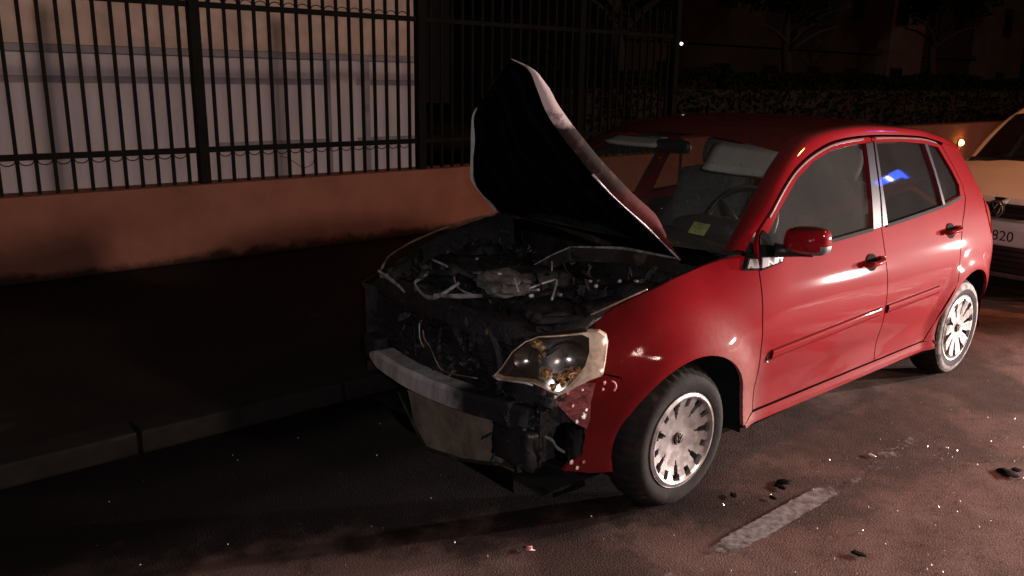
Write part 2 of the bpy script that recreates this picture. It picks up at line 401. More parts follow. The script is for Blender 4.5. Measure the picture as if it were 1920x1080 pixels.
def lump(name, c, s, mat, parent=None, amp=.18, fr=5, rot=None, cut=6, boxy=.7, seed=0):
    bm = bmesh.new(); bmesh.ops.create_cube(bm, size=2)
    bmesh.ops.subdivide_edges(bm, edges=bm.edges[:], cuts=cut, use_grid_fill=True)
    for v in bm.verts:
        p = v.co.copy(); q = p.normalized()*1.15
        p = p*boxy+q*(1-boxy)
        n = noise.noise_vector(p*fr*.35+Vector((seed*3.1, seed*7.7, seed)))*amp + noise.noise_vector(p*fr+Vector((seed, 0, 5)))*amp*.5
        v.co = Vector(((p.x+n.x)*s[0]/2, (p.y+n.y)*s[1]/2, (p.z+n.z)*s[2]/2))
    if rot is not None: bmesh.ops.rotate(bm, cent=(0, 0, 0), matrix=rot, verts=bm.verts)
    bmesh.ops.translate(bm, vec=c, verts=bm.verts); bm.verts.index_update()
    vs = [x.co.copy() for x in bm.verts]; fs = [tuple(q.index for q in p.verts) for p in bm.faces]; bm.free()
    return mk(name, vs, fs, mat, parent)
def lathe_geo(prof, axis_c, seg=48, ax='Y', mod=None):
    vs, fs = [], []; n = len(prof)
    for k in range(seg):
        a = 2*math.pi*k/seg; ca, sa = math.cos(a), math.sin(a)
        for i, (rr, h) in enumerate(prof):
            if mod: rr += mod(i, k)
            p = {'Y': (rr*ca, h, rr*sa), 'Z': (rr*ca, rr*sa, h), 'X': (h, rr*ca, rr*sa)}[ax]
            vs.append(Vector(p)+Vector(axis_c))
    for k in range(seg):
        for i in range(n-1):
            fs.append((k*n+i, k*n+i+1, ((k+1) % seg)*n+i+1, ((k+1) % seg)*n+i))
    return vs, fs
def resample(poly, step):
    out = []; n = len(poly)
    for i in range(n):
        a, b2 = poly[i], poly[(i+1) % n]; L = math.dist(a, b2); k = max(1, round(L/step))
        out += [(a[0]+(b2[0]-a[0])*j/k, a[1]+(b2[1]-a[1])*j/k) for j in range(k)]
    return out
def inside(p, poly):
    x, y = p; c = False; n = len(poly); j = n-1
    for i in range(n):
        if (poly[i][1] > y) != (poly[j][1] > y) and x < (poly[j][0]-poly[i][0])*(y-poly[i][1])/(poly[j][1]-poly[i][1])+poly[i][0]: c = not c
        j = i
    return c
def tri_fill(poly, holes=(), step=.03):
    """constrained triangulation of an outline with holes -> points, triangles, boundary loops are found from the edges"""
    ring = resample(poly, step); loops = [ring]+[resample(h, step) for h in holes]
    pts, edges = [], []
    for lp in loops:
        k = len(pts); pts += lp; edges += [(k+i, k+(i+1) % len(lp)) for i in range(len(lp))]
    xs = [p[0] for p in ring]; ys = [p[1] for p in ring]; bnd = list(pts)
    y = min(ys)+step*.5; row = 0
    while y < max(ys):
        x = min(xs)+step*(.5 if row % 2 else .0)
        while x < max(xs):
            if inside((x, y), ring) and not any(inside((x, y), h) for h in loops[1:]) and all((x-q[0])**2+(y-q[1])**2 > (step*.55)**2 for q in bnd): pts.append((x, y))
            x += step
        y += step*.87; row += 1
    vo, eo, fo, *_ = delaunay_2d_cdt([Vector(p) for p in pts], edges, [], 0, 1e-6)
    tris = []
    for t in fo:
        c = (sum(vo[i].x for i in t)/len(t), sum(vo[i].y for i in t)/len(t))
        if inside(c, ring) and not any(inside(c, h) for h in loops[1:]):
            a, b2, d = (vo[i] for i in t[:3])
            if (b2.x-a.x)*(d.y-a.y)-(b2.y-a.y)*(d.x-a.x) < 0: t = list(reversed(t))
            tris.append(tuple(t))
    return [(v.x, v.y) for v in vo], tris
def lift(name, poly, fn, mat, parent=None, holes=(), step=.03, depth=None, flip=False, nfn=None):
    """sheet cut to an outline and lifted by fn(a, b) -> point; depth = vector of the turned-in edge"""
    P2, T = tri_fill(poly, holes, step)
    vs = [Vector(fn(*p)) for p in P2]; fs = [tuple(reversed(t)) if flip else t for t in T]
    nrm = [Vector(nfn(*p)).normalized() for p in P2] if nfn else None
    if depth is not None:
        cnt = {}
        for t in fs:
            for i in range(3): e = (t[i], t[(i+1) % 3]); cnt[e] = cnt.get(e, 0)+1
        D = Vector(depth)
        for (a, b2) in list(cnt):
            if (b2, a) not in cnt:
                k = len(vs); vs += [vs[a].copy(), vs[b2].copy(), vs[b2]+D, vs[a]+D]; fs.append((k+1, k, k+3, k+2))
    o = mk(name, vs, fs, mat, parent)
    if nrm:
        R3 = XF[-1].to_3x3().inverted().transposed()
        o.data.normals_split_custom_set_from_vertices([tuple((R3 @ n).normalized()) for n in nrm]+[(0, 0, 0)]*(len(vs)-len(nrm)))
    return o

# ------------------------------------------------------------------ road, kerb, pavement
def sheet(name, x0, x1, y0, y1, z, mat, nx, ny):
    vs = [(x0+(x1-x0)*i/nx, y0+(y1-y0)*j/ny, z) for i in range(nx+1) for j in range(ny+1)]
    fs = [(i*(ny+1)+j, (i+1)*(ny+1)+j, (i+1)*(ny+1)+j+1, i*(ny+1)+j+1) for i in range(nx) for j in range(ny)]
    return mk(name, vs, fs, mat, None, False)
PZ, WY = .10, 4.2
tag(sheet('road', -60, 120, -40, 40, 0, ROAD, 4, 4), 'wet dark asphalt road with sooty run-off and painted shade by the burnt nose', kind='structure')
pv, pf = box_geo((30, (1.16+12)/2, PZ/2-.001), (180, 12-1.16, PZ-.004))
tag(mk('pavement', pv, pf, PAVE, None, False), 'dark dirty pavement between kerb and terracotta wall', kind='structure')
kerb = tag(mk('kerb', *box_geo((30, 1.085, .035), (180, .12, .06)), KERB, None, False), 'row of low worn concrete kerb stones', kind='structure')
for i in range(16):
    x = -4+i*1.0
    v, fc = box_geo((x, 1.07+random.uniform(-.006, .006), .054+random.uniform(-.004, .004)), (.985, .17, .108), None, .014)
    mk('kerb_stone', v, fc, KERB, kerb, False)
# worn bay line: what is left of it, in patches
line = tag(sheet('bay_line', -1.4, 1.5, -1.17, -1.0, .004, LINE, 1, 1), 'worn white bay line flaking off the asphalt', kind='structure')

# ------------------------------------------------------------------ low wall and iron fence
WX0, WX1 = -6.0, 6.1
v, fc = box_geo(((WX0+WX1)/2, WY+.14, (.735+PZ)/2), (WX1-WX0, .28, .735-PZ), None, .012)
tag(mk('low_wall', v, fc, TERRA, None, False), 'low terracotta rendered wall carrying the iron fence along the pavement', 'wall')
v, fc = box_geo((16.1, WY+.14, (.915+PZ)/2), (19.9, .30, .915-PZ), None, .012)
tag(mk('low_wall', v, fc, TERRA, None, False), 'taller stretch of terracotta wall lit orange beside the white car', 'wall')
fence = thing('iron_fence', 'black iron bar fence with small scrolls standing on the terracotta wall', 'fence', (0, WY+.12, .735))
FY = WY+.10
PXS = [-2.147, .053, 2.203, 4.35]
me_cache = {}
def inst(name, key, make, loc, parent):
    if key not in me_cache:
        v, fc = make(); o = mk(name, v, fc, M['fence_paint'], None, False); me_cache[key] = o.data
    else:
        o = bpy.data.objects.new(name, me_cache[key]); COL.objects.link(o)
    o.location = loc; o.parent = parent; o.matrix_parent_inverse = world_of(parent).inverted(); return o
for px in PXS[:-1]+[4.35, 6.0]:
    hh = 2.75 if px < 6 else 2.6
    inst('post', ('post',), lambda: box_geo((0, 0, 1.0), (.085, .085, 2.0), None, .006), (px, FY, .735), fence)
def arc(sgn):
    pth = [(.05*math.cos(a), 0, sgn*(.036*math.sin(a))) for a in [math.pi*k/8 for k in range(9)]]
    return tube_geo(pth, .0042, 5)
posts = PXS+[6.0]
for a, b2 in zip(posts[:-1], posts[1:]):
    L = b2-a-.085; mx = (a+b2)/2
    for z, hgt in ((1.008, .046), (2.150, .046)):
        inst('rail', ('rail', round(L, 3)), lambda: box_geo((0, 0, 0), (L, .032, .046), None, .003), (mx, FY, z), fence)
    n = round((b2-a)/.1235); stp = (b2-a)/n
    for i in range(1, n):
        x = a+i*stp
        inst('bar', ('bar',), lambda: box_geo((0, 0, .86), (.024, .024, 1.72)), (x, FY+.001, .735), fence)
        if i < n-1 or True:
            inst('scroll', ('lo',), lambda: arc(-1), (x+stp/2, FY, .984), fence) if i < n-1 else None
            inst('scroll', ('hi',), lambda: arc(1), (x+stp/2, FY, 2.174), fence) if i < n-1 else None
wire = cr([(.72, FY-.02, .93), (.80, FY-.03, .90), (.93, FY-.02, .82), (1.02, FY-.03, .85), (1.04, FY-.02, .93)], 5)
tube('wire', wire, .0028, 'fence_paint', fence, 5)

# ------------------------------------------------------------------ pale building behind the fence
BY = 7.0
bld = thing('pale_building', 'pale plastered building with bands and a narrow pilaster behind the iron fence', 'building', (0, BY, 0))
def slab(name, x0, x1, y0, y1, z0, z1, mat, par, bev=.006):
    v, fc = box_geo(((x0+x1)/2, (y0+y1)/2, (z0+z1)/2), (x1-x0, y1-y0, z1-z0), None, bev); return mk(name, v, fc, mat, par, False)
slab('wall', -9, 3.97, BY, BY+6, -.05, 1.86, PLASTER, bld)
slab('upper_wall', -9, 3.97, BY-.035, BY+6, 1.875, 3.4, 'ochre_plaster', bld)
slab('band', -9, 3.955, BY-.055, BY+.1, 1.80, 1.872, 'plaster_band', bld)
slab('band', -9, 3.955, BY-.02, BY+.1, 1.50, 1.57, 'plaster_band', bld)
slab('band', 1.2, 3.955, BY-.025, BY+.1, .78, .84, 'plaster_band', bld)
slab('pilaster', 2.62, 2.98, BY-.09, BY+.1, -.05, 1.795, PLASTER, bld)
slab('downpipe_casing', 3.10, 3.20, BY-.05, BY+.1, -.05, 1.795, 'plaster_band', bld)
slab('plinth', -9, 3.96, BY-.06, BY+.1, -.05, .35, 'plaster_band', bld)
slab('roof', -9.3, 4.3, BY-.35, BY+6.3, 3.405, 3.6, 'dark_plaster', bld)

# ------------------------------------------------------------------ hedge, trees and dark block of flats on the right
def leaves(n, place, size, sd):
    rnd = random.Random(sd); vs, fs = [], []
    for i in range(n):
        c = Vector(place(rnd)); a = Vector((rnd.gauss(0, 1), rnd.gauss(0, 1), rnd.gauss(0, 1))).normalized(); b2 = a.orthogonal().normalized()
        b2 = (Matrix.Rotation(rnd.uniform(0, 6.28), 3, a) @ b2); d = a.cross(b2); s = size*rnd.uniform(.6, 1.3); k = len(vs)
        vs += [c-b2*s, c+d*s*.45, c+b2*s, c-d*s*.45]; fs.append((k, k+1, k+2, k+3))
    return vs, fs
hedge = thing('hedge', 'dark clipped hedge growing behind the taller terracotta wall', 'hedge', (12, 5.4, 0))
def hp(rn):
    x = rn.uniform(4.8, 25); t = rn.random()
    hgt = 1.75+.22*noise.noise(Vector((x*.7, 0, 0)))+.08*noise.noise(Vector((x*3, 1, 0)))
    if t < .55: return (x, 4.95+.14*abs(rn.gauss(0, 1)), rn.uniform(.3, hgt))
    return (x, rn.uniform(4.9, 6.1), hgt-abs(rn.gauss(0, .08)))
v, fc = leaves(14000, hp, .055, 3); mk('foliage', v, fc, 'leaf', hedge, False)
v, fc = box_geo((15, 5.55, .75), (20, .8, 1.5)); mk('inner_branches', v, fc, 'bark', hedge, False)
def tree(name, x, y, h, cr_r, label, sd):
    rnd = random.Random(sd); t = thing(name, label, 'tree', (x, y, 0), 'dark trees behind the hedge')
    path = cr([(x, y, 0), (x+.08, y, h*.25), (x-.05, y+.1, h*.5), (x+.1, y, h*.8)], 5)
    parts = [tube_geo(path, [.19*(1-.75*i/(len(path)-1)) for i in range(len(path))], 9)]
    for k in range(9):
        z = h*rnd.uniform(.4, .7); a = rnd.uniform(0, 6.28); L = cr_r*rnd.uniform(.5, .9)
        parts.append(tube_geo(cr([(x, y, z), (x+L*.5*math.cos(a), y+L*.5*math.sin(a), z+L*.35), (x+L*math.cos(a), y+L*math.sin(a), z+L*.5)], 4), [.06-.005*i for i in range(9)], 6))
    v, fc = join(parts); mk('trunk', v, fc, 'bark', t)
    cl = [(x+rnd.gauss(0, .5)*cr_r, y+rnd.gauss(0, .5)*cr_r, h*.72+rnd.gauss(0, .33)*cr_r, cr_r*rnd.uniform(.25, .5)) for k in range(14)]
    def pl(rn):
        c = rn.choice(cl); d = Vector((rn.gauss(0, 1), rn.gauss(0, 1), rn.gauss(0, 1))).normalized()*c[3]*rn.random()**.4
        return (c[0]+d.x, c[1]+d.y, c[2]+d.z)
    v, fc = leaves(4200, pl, .10, sd); mk('crown', v, fc, 'leaf', t, False)
tree('street_tree', 9.5, 8.5, 6.0, 2.3, 'broad dark tree directly above the burnt car roof', 11)
tree('street_tree', 16.0, 9.0, 5.6, 1.7, 'slim dark tree left of the pale stair tower', 12)
tree('street_tree', 26.0, 10.0, 6.4, 1.5, 'dark tree standing right of the pale stair tower', 13)
FB = 14.0
flats = thing('apartment_block', 'unlit block of flats far behind the hedge in the dark', 'building', (34, FB, 0))
slab('wall', 16, 62, FB+.5, FB+9, 0, 11.5, 'dark_plaster', flats)
slab('stair_tower', 31.0, 33.9, FB, FB+1, 0, 11.8, 'tower_plaster', flats)
slab('stair_tower', 40.0, 44.5, FB-.1, FB+1, 0, 11.8, 'tower_plaster', flats)
for fl in range(4):
    slab('floor_slab', 16, 30.9, FB+.2, FB+.6, 2.75+fl*2.9, 2.95+fl*2.9, 'dark_plaster', flats)
    slab('floor_slab', 34.0, 39.9, FB+.2, FB+.6, 2.75+fl*2.9, 2.95+fl*2.9, 'dark_plaster', flats)
    for x in (17.5, 20.3, 23.1, 25.9, 28.6, 31.25, 35.2, 37.7, 41.6, 46.5):
        y = FB-.03 if 31 < x < 34 else FB-.13 if 40 < x < 44.5 else FB+.47
        wd = slab('window', x, x+1.05, y, y+.2, .95+fl*2.9, 2.25+fl*2.9, 'dark_plaster', flats)
        slab('pane', x+.07, x+.98, y-.012, y+.1, 1.02+fl*2.9, 2.18+fl*2.9, 'window_black', wd, 0)
# small lit lamp far off
LX, LY, LZ = 17.92, 13.86, 2.68
lampo = thing('wall_lamp', 'tiny lit white lamp far off in the dark above the car roof', 'lamp', (LX, LY, LZ))
box('bracket', (LX, LY+.33, LZ+.06), (.06, .7, .05), 'lamp_pole', lampo)
v, fc = lathe_geo([(0, -.045), (.035, -.03), (.045, 0), (.035, .03), (0, .045)], (LX, LY, LZ), 12, 'Z'); mk('bulb', v, fc, 'far_bulb', lampo)

amb = thing('glint_stand_in', 'made-up amber glow on the wall standing in for a glint on the red roof corner', 'lamp', (14.45, 4.19, .56))  # made-up glow in place of the glint on the car's roof corner
box('stand_in_base', (14.45, 4.175, .56), (.12, .04, .12), 'lamp_pole', amb, None, .01)
v, fc = lathe_geo([(0, -.06), (.03, -.055), (.05, -.035), (.055, 0)], (14.45, 4.155, .56), 16, 'Y'); mk('stand_in_glow', v, fc, 'amber_glint', amb)

# ------------------------------------------------------------------ car body surfaces (x rearwards from the front axle, z up)
def tab(T, v):
    if v <= T[0][0]: return T[0][1]
    n = len(T)
    if v >= T[-1][0]: return T[-1][1]
    for i in range(n-1):
        if v <= T[i+1][0]:
            x0, y0 = T[i]; x1, y1 = T[i+1]; t = (v-x0)/(x1-x0); h = x1-x0
            m0 = (y1-T[i-1][1])/(x1-T[i-1][0]) if i > 0 else (y1-y0)/h
            m1 = (T[i+2][1]-y0)/(T[i+2][0]-x0) if i+2 < n else (y1-y0)/h
            return (2*t**3-3*t*t+1)*y0+(t**3-2*t*t+t)*h*m0+(-2*t**3+3*t*t)*y1+(t**3-t*t)*h*m1
def sst(a, b2, v):
    t = min(1, max(0, (v-a)/(b2-a))); return t*t*(3-2*t)
PROF = [(.12, .70), (.17, .745), (.215, .785), (.255, .792), (.29, .784), (.34, .782), (.40, .786), (.46, .800), (.53, .813), (.60, .819), (.67, .819), (.74, .812), (.81, .797), (.87, .780), (.94, .758), (1.0, .738), (1.1, .703), (1.2, .664), (1.3, .621), (1.4, .573), (1.5, .515)]
SHUT = [(-.75, .66), (-.55, .745), (-.4, .80), (-.2, .865), (0, .912), (.2, .945), (.4, .968), (.6, .98)]
def H(x, z):
    h = tab(PROF, z); k = 1-sst(.12, .62, x)
    if k > 0:
        zt = tab(SHUT, x); hf = tab(PROF, min(z, .70)); q = max(0, (z-.62)/(zt-.62))
        hf -= .135*q*q+.03*max(0, q-1); h = h*(1-k)+hf*k
    if x < 0: h -= .40*(-x)**2.4
    if x < .3: h -= .10*(.3-x)**2
    if x > 2.2: h -= .10*(x-2.2)**2
    if x > 2.75: h -= 1.1*(x-2.75)**2
    if z > .9 and x > 1.3: h -= .022*(x-1.3)**2*sst(.9, 1.3, z)
    for cx in (0, 2.465):
        rr = math.hypot(x-cx, z-.29)
        if z > .2: h += .022*(1-sst(.345, .48, rr))
    return h
def Hn(x, z, sd):
    e = .006
    return (-(H(x+e, z)-H(x-e, z))/(2*e), sd, -(H(x, z+e)-H(x, z-e))/(2*e))
def arch(cx, a0, a1, n=22, rr=.352):
    return [(cx+rr*math.cos(rad(a0+(a1-a0)*i/n)), .285+rr*math.sin(rad(a0+(a1-a0)*i/n))) for i in range(n+1)]
RAILP = [((.40, .972), (.33, .66, .965)), ((.513, 1.064), (.42, .642, 1.035)), ((.708, 1.199), (.60, .603, 1.178)), ((.88, 1.287), (.78, .563, 1.300)), ((1.095, 1.350), (.97, .527, 1.390)),
         ((1.303, 1.380), (1.22, .527, 1.427)), ((1.618, 1.388), (1.60, .530, 1.437)), ((2.083, 1.369), (2.08, .523, 1.408)), ((2.302, 1.340), (2.32, .512, 1.380)), ((2.5, 1.302), (2.52, .503, 1.350)), ((2.66, 1.262), (2.68, .49, 1.315))]
QC = cr([(a[1]) for a in RAILP], 6)       # windscreen pillar / roof edge line
RC = [(p.x, p.y) for p in cr([(a[0][0], a[0][1], 0) for a in RAILP], 6)]
def rail_at(x0, x1):
    return [p for p in RC if x0 <= p[0] <= x1]
CPL = [(-.30, .79), (-.42, .765), (-.52, .72), (-.60, .655), (-.66, .57), (-.70, .47), (-.725, .35), (-.74, .2), (-.745, 0)]
_sl = [0]
for a, b2 in zip(CPL[:-1], CPL[1:]): _sl.append(_sl[-1]+math.dist(a, b2))
_TX = [(s, p[0]) for s, p in zip(_sl, CPL)]; _TY = [(s, p[1]) for s, p in zip(_sl, CPL)]
def FS(s, z, off=0):
    """front surface: s runs along the nose from the driver's side to the middle (beyond it mirrors)"""
    m = _sl[-1]; sg = -1
    if s > m: s = 2*m-s; sg = 1
    e = 1e-3
    x, y = tab(_TX, s), tab(_TY, s)
    tx, ty = tab(_TX, s+e)-tab(_TX, s-e), tab(_TY, s+e)-tab(_TY, s-e); L = math.hypot(tx, ty) or 1
    nx, ny = (ty/L, -tx/L)
    x += nx*off; y += ny*off
    k = max(0, z-.6)
    return (x+.25*k, sg*(y-.4*k), z)
HLO = [(.538, .615), (.504, .645), (.459, .703), (.407, .743), (.358, .764), (.283, .771), (.187, .778), (.147, .775), (.122, .760), (.116, .734), (.124, .693), (.142, .635), (.188, .627), (.238, .608), (.292, .580), (.320, .589), (.357, .605), (.385, .614), (.442, .613), (.506, .608)]

def emblem(name, c, R0, parent, axis='Y', sgn=-1, mat='emblem_silver'):
    """round badge: rim ring with a V above a W"""
    def pt(a, b2, h): return Vector(c)+(Vector((a, sgn*h, b2)) if axis == 'Y' else Vector((sgn*h, -sgn*a*-1, b2)))
    parts = [tube_geo([pt(R0*.92*math.cos(t), R0*.92*math.sin(t), .004) for t in [2*math.pi*k/28 for k in range(29)]], R0*.07, 6, False)]
    for pl in ([(-.36, .80), (0, .10), (.36, .80)], [(-.74, .50), (-.36, -.72), (0, -.02), (.36, -.72), (.74, .50)]):
        parts.append(tube_geo([pt(R0*a, R0*b2, .004) for a, b2 in pl], R0*.085, 6))
    v, fc = join(parts); return mk(name, v, fc, mat, parent)

def polar_cover(R1, nseg, rings, hole, depth, thick=.006):
    """wheel cover: polar sheet with cut-outs and turned edges; faces -Y"""
    vs, fs = [], []; n = len(rings)
    for k in range(nseg):
        a = 2*math.pi*k/nseg
        for rr in rings: vs.append(Vector((rr*math.cos(a), depth(rr), rr*math.sin(a))))
    cell = {}
    for k in range(nseg):
        for i in range(n-1):
            if not hole((rings[i]+rings[i+1])/2, (k+.5)/nseg): cell[(k, i)] = (k*n+i, k*n+i+1, ((k+1) % nseg)*n+i+1, ((k+1) % nseg)*n+i)
    fs = list(cell.values()); cnt = set()
    for q in fs:
        for i in range(4): cnt.add((q[i], q[(i+1) % 4]))
    for a, b2 in list(cnt):
        if (b2, a) not in cnt:
            j = len(vs); vs += [vs[a].copy(), vs[b2].copy(), vs[b2]*.985+Vector((0, .016, 0)), vs[a]*.985+Vector((0, .016, 0))]; fs.append((j+1, j, j+3, j+2))
    return vs, fs

def wheel(car, loc, kind, out=-1, tyre=None, spin=0):
    """wheel > tyre, wheel_cover, brake_disc, emblem; its outer face looks to y*out"""
    wh = sub('wheel', car, loc)
    XF.append(XF[-1] @ Matrix.Translation(loc) @ Matrix.Scale(-out, 4, (0, 1, 0)) @ Matrix.Rotation(rad(spin), 4, 'Y'))
    R0 = .288
    prof = [(.186, -.072), (.192, -.078), (.205, -.082), (.222, -.0865), (.240, -.0865), (.252, -.081), (.264, -.071), (.275, -.058), (.283, -.044), (R0, -.026), (R0, 0), (R0, .03), (.286, .055), (.281, .07), (.262, .085), (.225, .087), (.190, .075)]
    md = lambda i, k: (-.010 if (k % 3 == 0 and i in (7, 8, 9, 11, 12, 13)) else (-.0025 if i == 4 else 0))
    v, fc = lathe_geo(prof, (0, 0, 0), 132, 'Y', md); mk('tyre', v, fc, tyre or TYRE, wh)
    v, fc = lathe_geo([(.188, -.06), (.175, -.045), (.165, .0), (.17, .06)], (0, 0, 0), 48); mk('rim', v, fc, 'brake_steel', wh)
    v, fc = lathe_geo([(0, -.020), (.13, -.020), (.13, -.008), (.175, .0)], (0, 0, 0), 40); mk('brake_disc', v, fc, 'brake_steel', wh)
    if kind == 'slots':
        rings = [.028, .036, .046, .06, .078, .090, .108, .120, .132, .144, .156, .168, .173, .180, .187, .192]
        def hole(rr, t):
            q = (t*7) % 1
            if q < .5: a = abs(q-.25)*4; return .090 < rr < .168 and a < .26+.34*(rr-.09)/.078
            a = abs(q-.75)*4; return .128 < rr < .168 and a < .40
        dep = lambda rr: -.090+(.034*(1-(rr/.192)**2)) + (.006 if rr > .185 else 0)+(-.004 if .168 < rr < .184 else 0)
    else:
        rings = [.028, .036, .046, .060, .075, .090, .105, .120, .135, .150, .162, .170, .178, .185, .192]
        def hole(rr, t):
            q = abs(((t*10) % 1)-.5)*2; return .075 < rr < .170 and q < .20+.26*((rr-.075)/.095)
        dep = lambda rr: -.092+(.016*(1-(rr/.192)**2)) + (.010 if rr > .170 else 0)
    v, fc = polar_cover(.192, 140, rings, hole, dep); mk('wheel_cover', v, fc, COVER, wh)
    v, fc = lathe_geo([(0, dep(.03)-.004), (.022, dep(.03)-.004), (.029, dep(.03)+.002)], (0, 0, 0), 28); mk('hub_cap', v, fc, 'emblem_dark', wh)
    emblem('emblem', (0, dep(.03)-.003, 0), .024, wh, mat='emblem_worn')
    XF.pop(); return wh

def build_body(car, paint, burnt):
    """side panels, doors, glass, roof, pillars, tail and cabin shared by the two hatchbacks"""
    for sd in (-1, 1):
        def S(x, z, off=0): return (x, sd*(H(x, z)+off), z)
        def pan(name, poly, mat, par, holes=(), off=0, step=.032, th=.016):
            return lift(name, poly, lambda a, c: S(a, c, off), mat, par, holes, step, (0, -sd*th, 0) if th else None, sd > 0, lambda a, c: Hn(a, c, sd))
        p_side = BURNT if (burnt and sd > 0) else paint
        fa = arch(.008, -4, 152)
        pan('fender', [(.452, .300), (.444, .43), (.420, .57), (.415, .70), (.427, .79), (.440, .895), (.415, .945), (.36, .962), (.2, .940), (.017, .908), (-.184, .860), (-.271, .832), (-.356, .796), (-.372, .770), (-.382, .73), (-.398, .69), (-.415, .640)][::-1]
            + [(.452, .268), (.36, .262)] + fa + [(-.335, .618)][0:1], p_side, car, step=.026) if False else \
        pan('fender', fa + [(-.335, .612), (-.415, .638), (-.398, .69), (-.382, .73), (-.372, .770), (-.356, .796), (-.271, .832), (-.184, .860), (.017, .908), (.2, .940), (.36, .962), (.415, .945), (.440, .895), (.427, .79), (.415, .70), (.420, .57), (.444, .43), (.452, .300), (.450, .293)], p_side, car, step=.026)
        # doors
        b_edge = [(1.490, .297), (1.484, .40), (1.474, .514), (1.459, .627), (1.449, .788), (1.452, .88), (1.458, .963), (1.500, 1.10), (1.540, 1.25), (1.578, 1.374)]
        d_out = [(.460, .297)] + b_edge + [p for p in reversed(rail_at(.52, 1.57))] and [(.460, .297)] + b_edge + [(x, z-.010) for x, z in reversed(rail_at(.55, 1.56))] + [(.500, 1.040), (.462, .985), (.448, .905), (.435, .79), (.423, .70), (.428, .57), (.452, .43)]
        wF = [(.545, 1.030), (.640, 1.108), (.835, 1.226), (1.002, 1.292), (1.184, 1.333), (1.389, 1.350), (1.495, 1.352), (1.445, 1.20), (1.372, .970), (.914, .954), (.62, .946), (.56, .960)]
        d1 = pan('door', d_out, paint, car, [wF], step=.026)
        gF = [(x+.0, z) for x, z in wF]
        pan('door_glass', [(.535, 1.028), (.64, 1.116), (.835, 1.234), (1.002, 1.300), (1.184, 1.341), (1.389, 1.358), (1.505, 1.360), (1.452, 1.20), (1.378, .962), (.914, .946), (.61, .938), (.55, .952)], GFD if burnt else GWH, d1, off=-.013, step=.06, th=0)
        b2e = [(x+.008, z) for x, z in b_edge]
        wR = [(1.604, 1.352), (1.886, 1.346), (2.135, 1.327), (2.150, 1.19), (2.146, 1.010), (1.520, .972), (1.553, 1.173)]
        wQ = [(2.178, 1.322), (2.318, 1.300), (2.405, 1.178), (2.440, 1.095), (2.415, 1.046), (2.178, 1.020), (2.180, 1.187)]
        d_out2 = b2e[::-1] + [(2.02, .297), (2.10, .40)] + arch(2.465, 162, 128, 6, .385) + [(2.262, .70), (2.285, .80), (2.36, .92), (2.475, 1.03), (2.487, 1.09), (2.45, 1.19), (2.37, 1.305)] + [(x, z-.010) for x, z in reversed(rail_at(1.60, 2.32))]
        d2 = pan('door', d_out2, paint, car, [wR, wQ], step=.026)
        pan('door_glass', [(1.596, 1.360), (1.886, 1.354), (2.143, 1.335), (2.158, 1.19), (2.154, 1.003), (1.512, .964), (1.545, 1.173)], GRD if burnt else GWH, d2, off=-.013, step=.08, th=0)
        pan('quarter_glass', [(2.170, 1.330), (2.324, 1.308), (2.413, 1.180), (2.448, 1.093), (2.42, 1.038), (2.170, 1.012)], GRD if burnt else GWH, d2, off=-.013, step=.08, th=0)
        for dd_, x0, x1 in ((d1, .50, 1.46), (d2, 1.50, 2.20)):
            grid('door_card', [[(x, sd*(H(x, z)-.055), z) for x in [x0+(x1-x0)*k/6 for k in range(7)]] for z in (.30, .5, .7, .85, .93)], 'dash_plastic', dd_, flip=sd < 0)
        # black pillar trims on the door frames
        pan('pillar_trim', [(1.376, .968), (1.450, .970), (1.492, 1.10), (1.532, 1.25), (1.570, 1.356), (1.500, 1.350), (1.449, 1.20)], 'pillar_trim', d1, off=.007, step=.03, th=.006)
        pan('pillar_trim', [(1.468, .972), (1.516, .974), (1.549, 1.173), (1.600, 1.350), (1.588, 1.360), (1.548, 1.25), (1.508, 1.10)], 'pillar_trim', d2, off=.007, step=.03, th=.006)
        pan('window_divider', [(2.150, 1.014), (2.176, 1.018), (2.179, 1.187), (2.176, 1.322), (2.138, 1.327), (2.153, 1.19)], 'pillar_trim', d2, off=.006, step=.03, th=.006)
        # belt seal and frame trims
        def strip(name, path, hw, off, mat, par):
            rows = []
            for dz, o in ((-hw, -.004), (-hw, off), (hw, off), (hw, -.004)):
                rows.append([S(x, z+dz, o) for x, z in path])
            return grid(name, rows, mat, par, flip=sd < 0, smooth=False)
        bl = [(p.x, p.y) for p in cr([(.62, .944, 0), (.914, .951, 0), (1.372, .966, 0)], 8)]; strip('belt_seal', bl, .0075, .006, 'rubber_seal', d1)
        bl = [(p.x, p.y) for p in cr([(1.51, .970, 0), (1.8, .986, 0), (2.15, 1.008, 0), (2.41, 1.036, 0)], 6)]; strip('belt_seal', bl, .0075, .006, 'rubber_seal', d2)
        strip('frame_seal', [(x, z-.016) for x, z in rail_at(.56, 1.555)], .0035, .005, 'bright_trim' if burnt else 'rubber_seal', d1)
        strip('frame_seal', [(x, z-.016) for x, z in rail_at(1.60, 2.31)], .0035, .005, 'bright_trim' if burnt else 'rubber_seal', d2)
        # rub moulding, body coloured, across both doors
        def mould(path, par):
            rows = []
            for dz, o in ((-.030, -.003), (-.027, .008), (-.012, .011), (.004, .012), (.012, .010), (.016, -.003)):
                rows.append([S(x, z+dz, o) for x, z in path])
            grid('side_moulding', rows, paint, par, flip=sd < 0)
        mould([(.505+i*.0475, .546+.034*i/19) for i in range(20)][:20], d1) ; mould([(1.482+i*.04, .579+.014*i/14) for i in range(15)], d2)
        # sill
        pan('sill', [(.372, .262), (.385, .240), (2.12, .240), (2.112, .262), (2.09, .289), (.455, .285)], paint, car, step=.02)
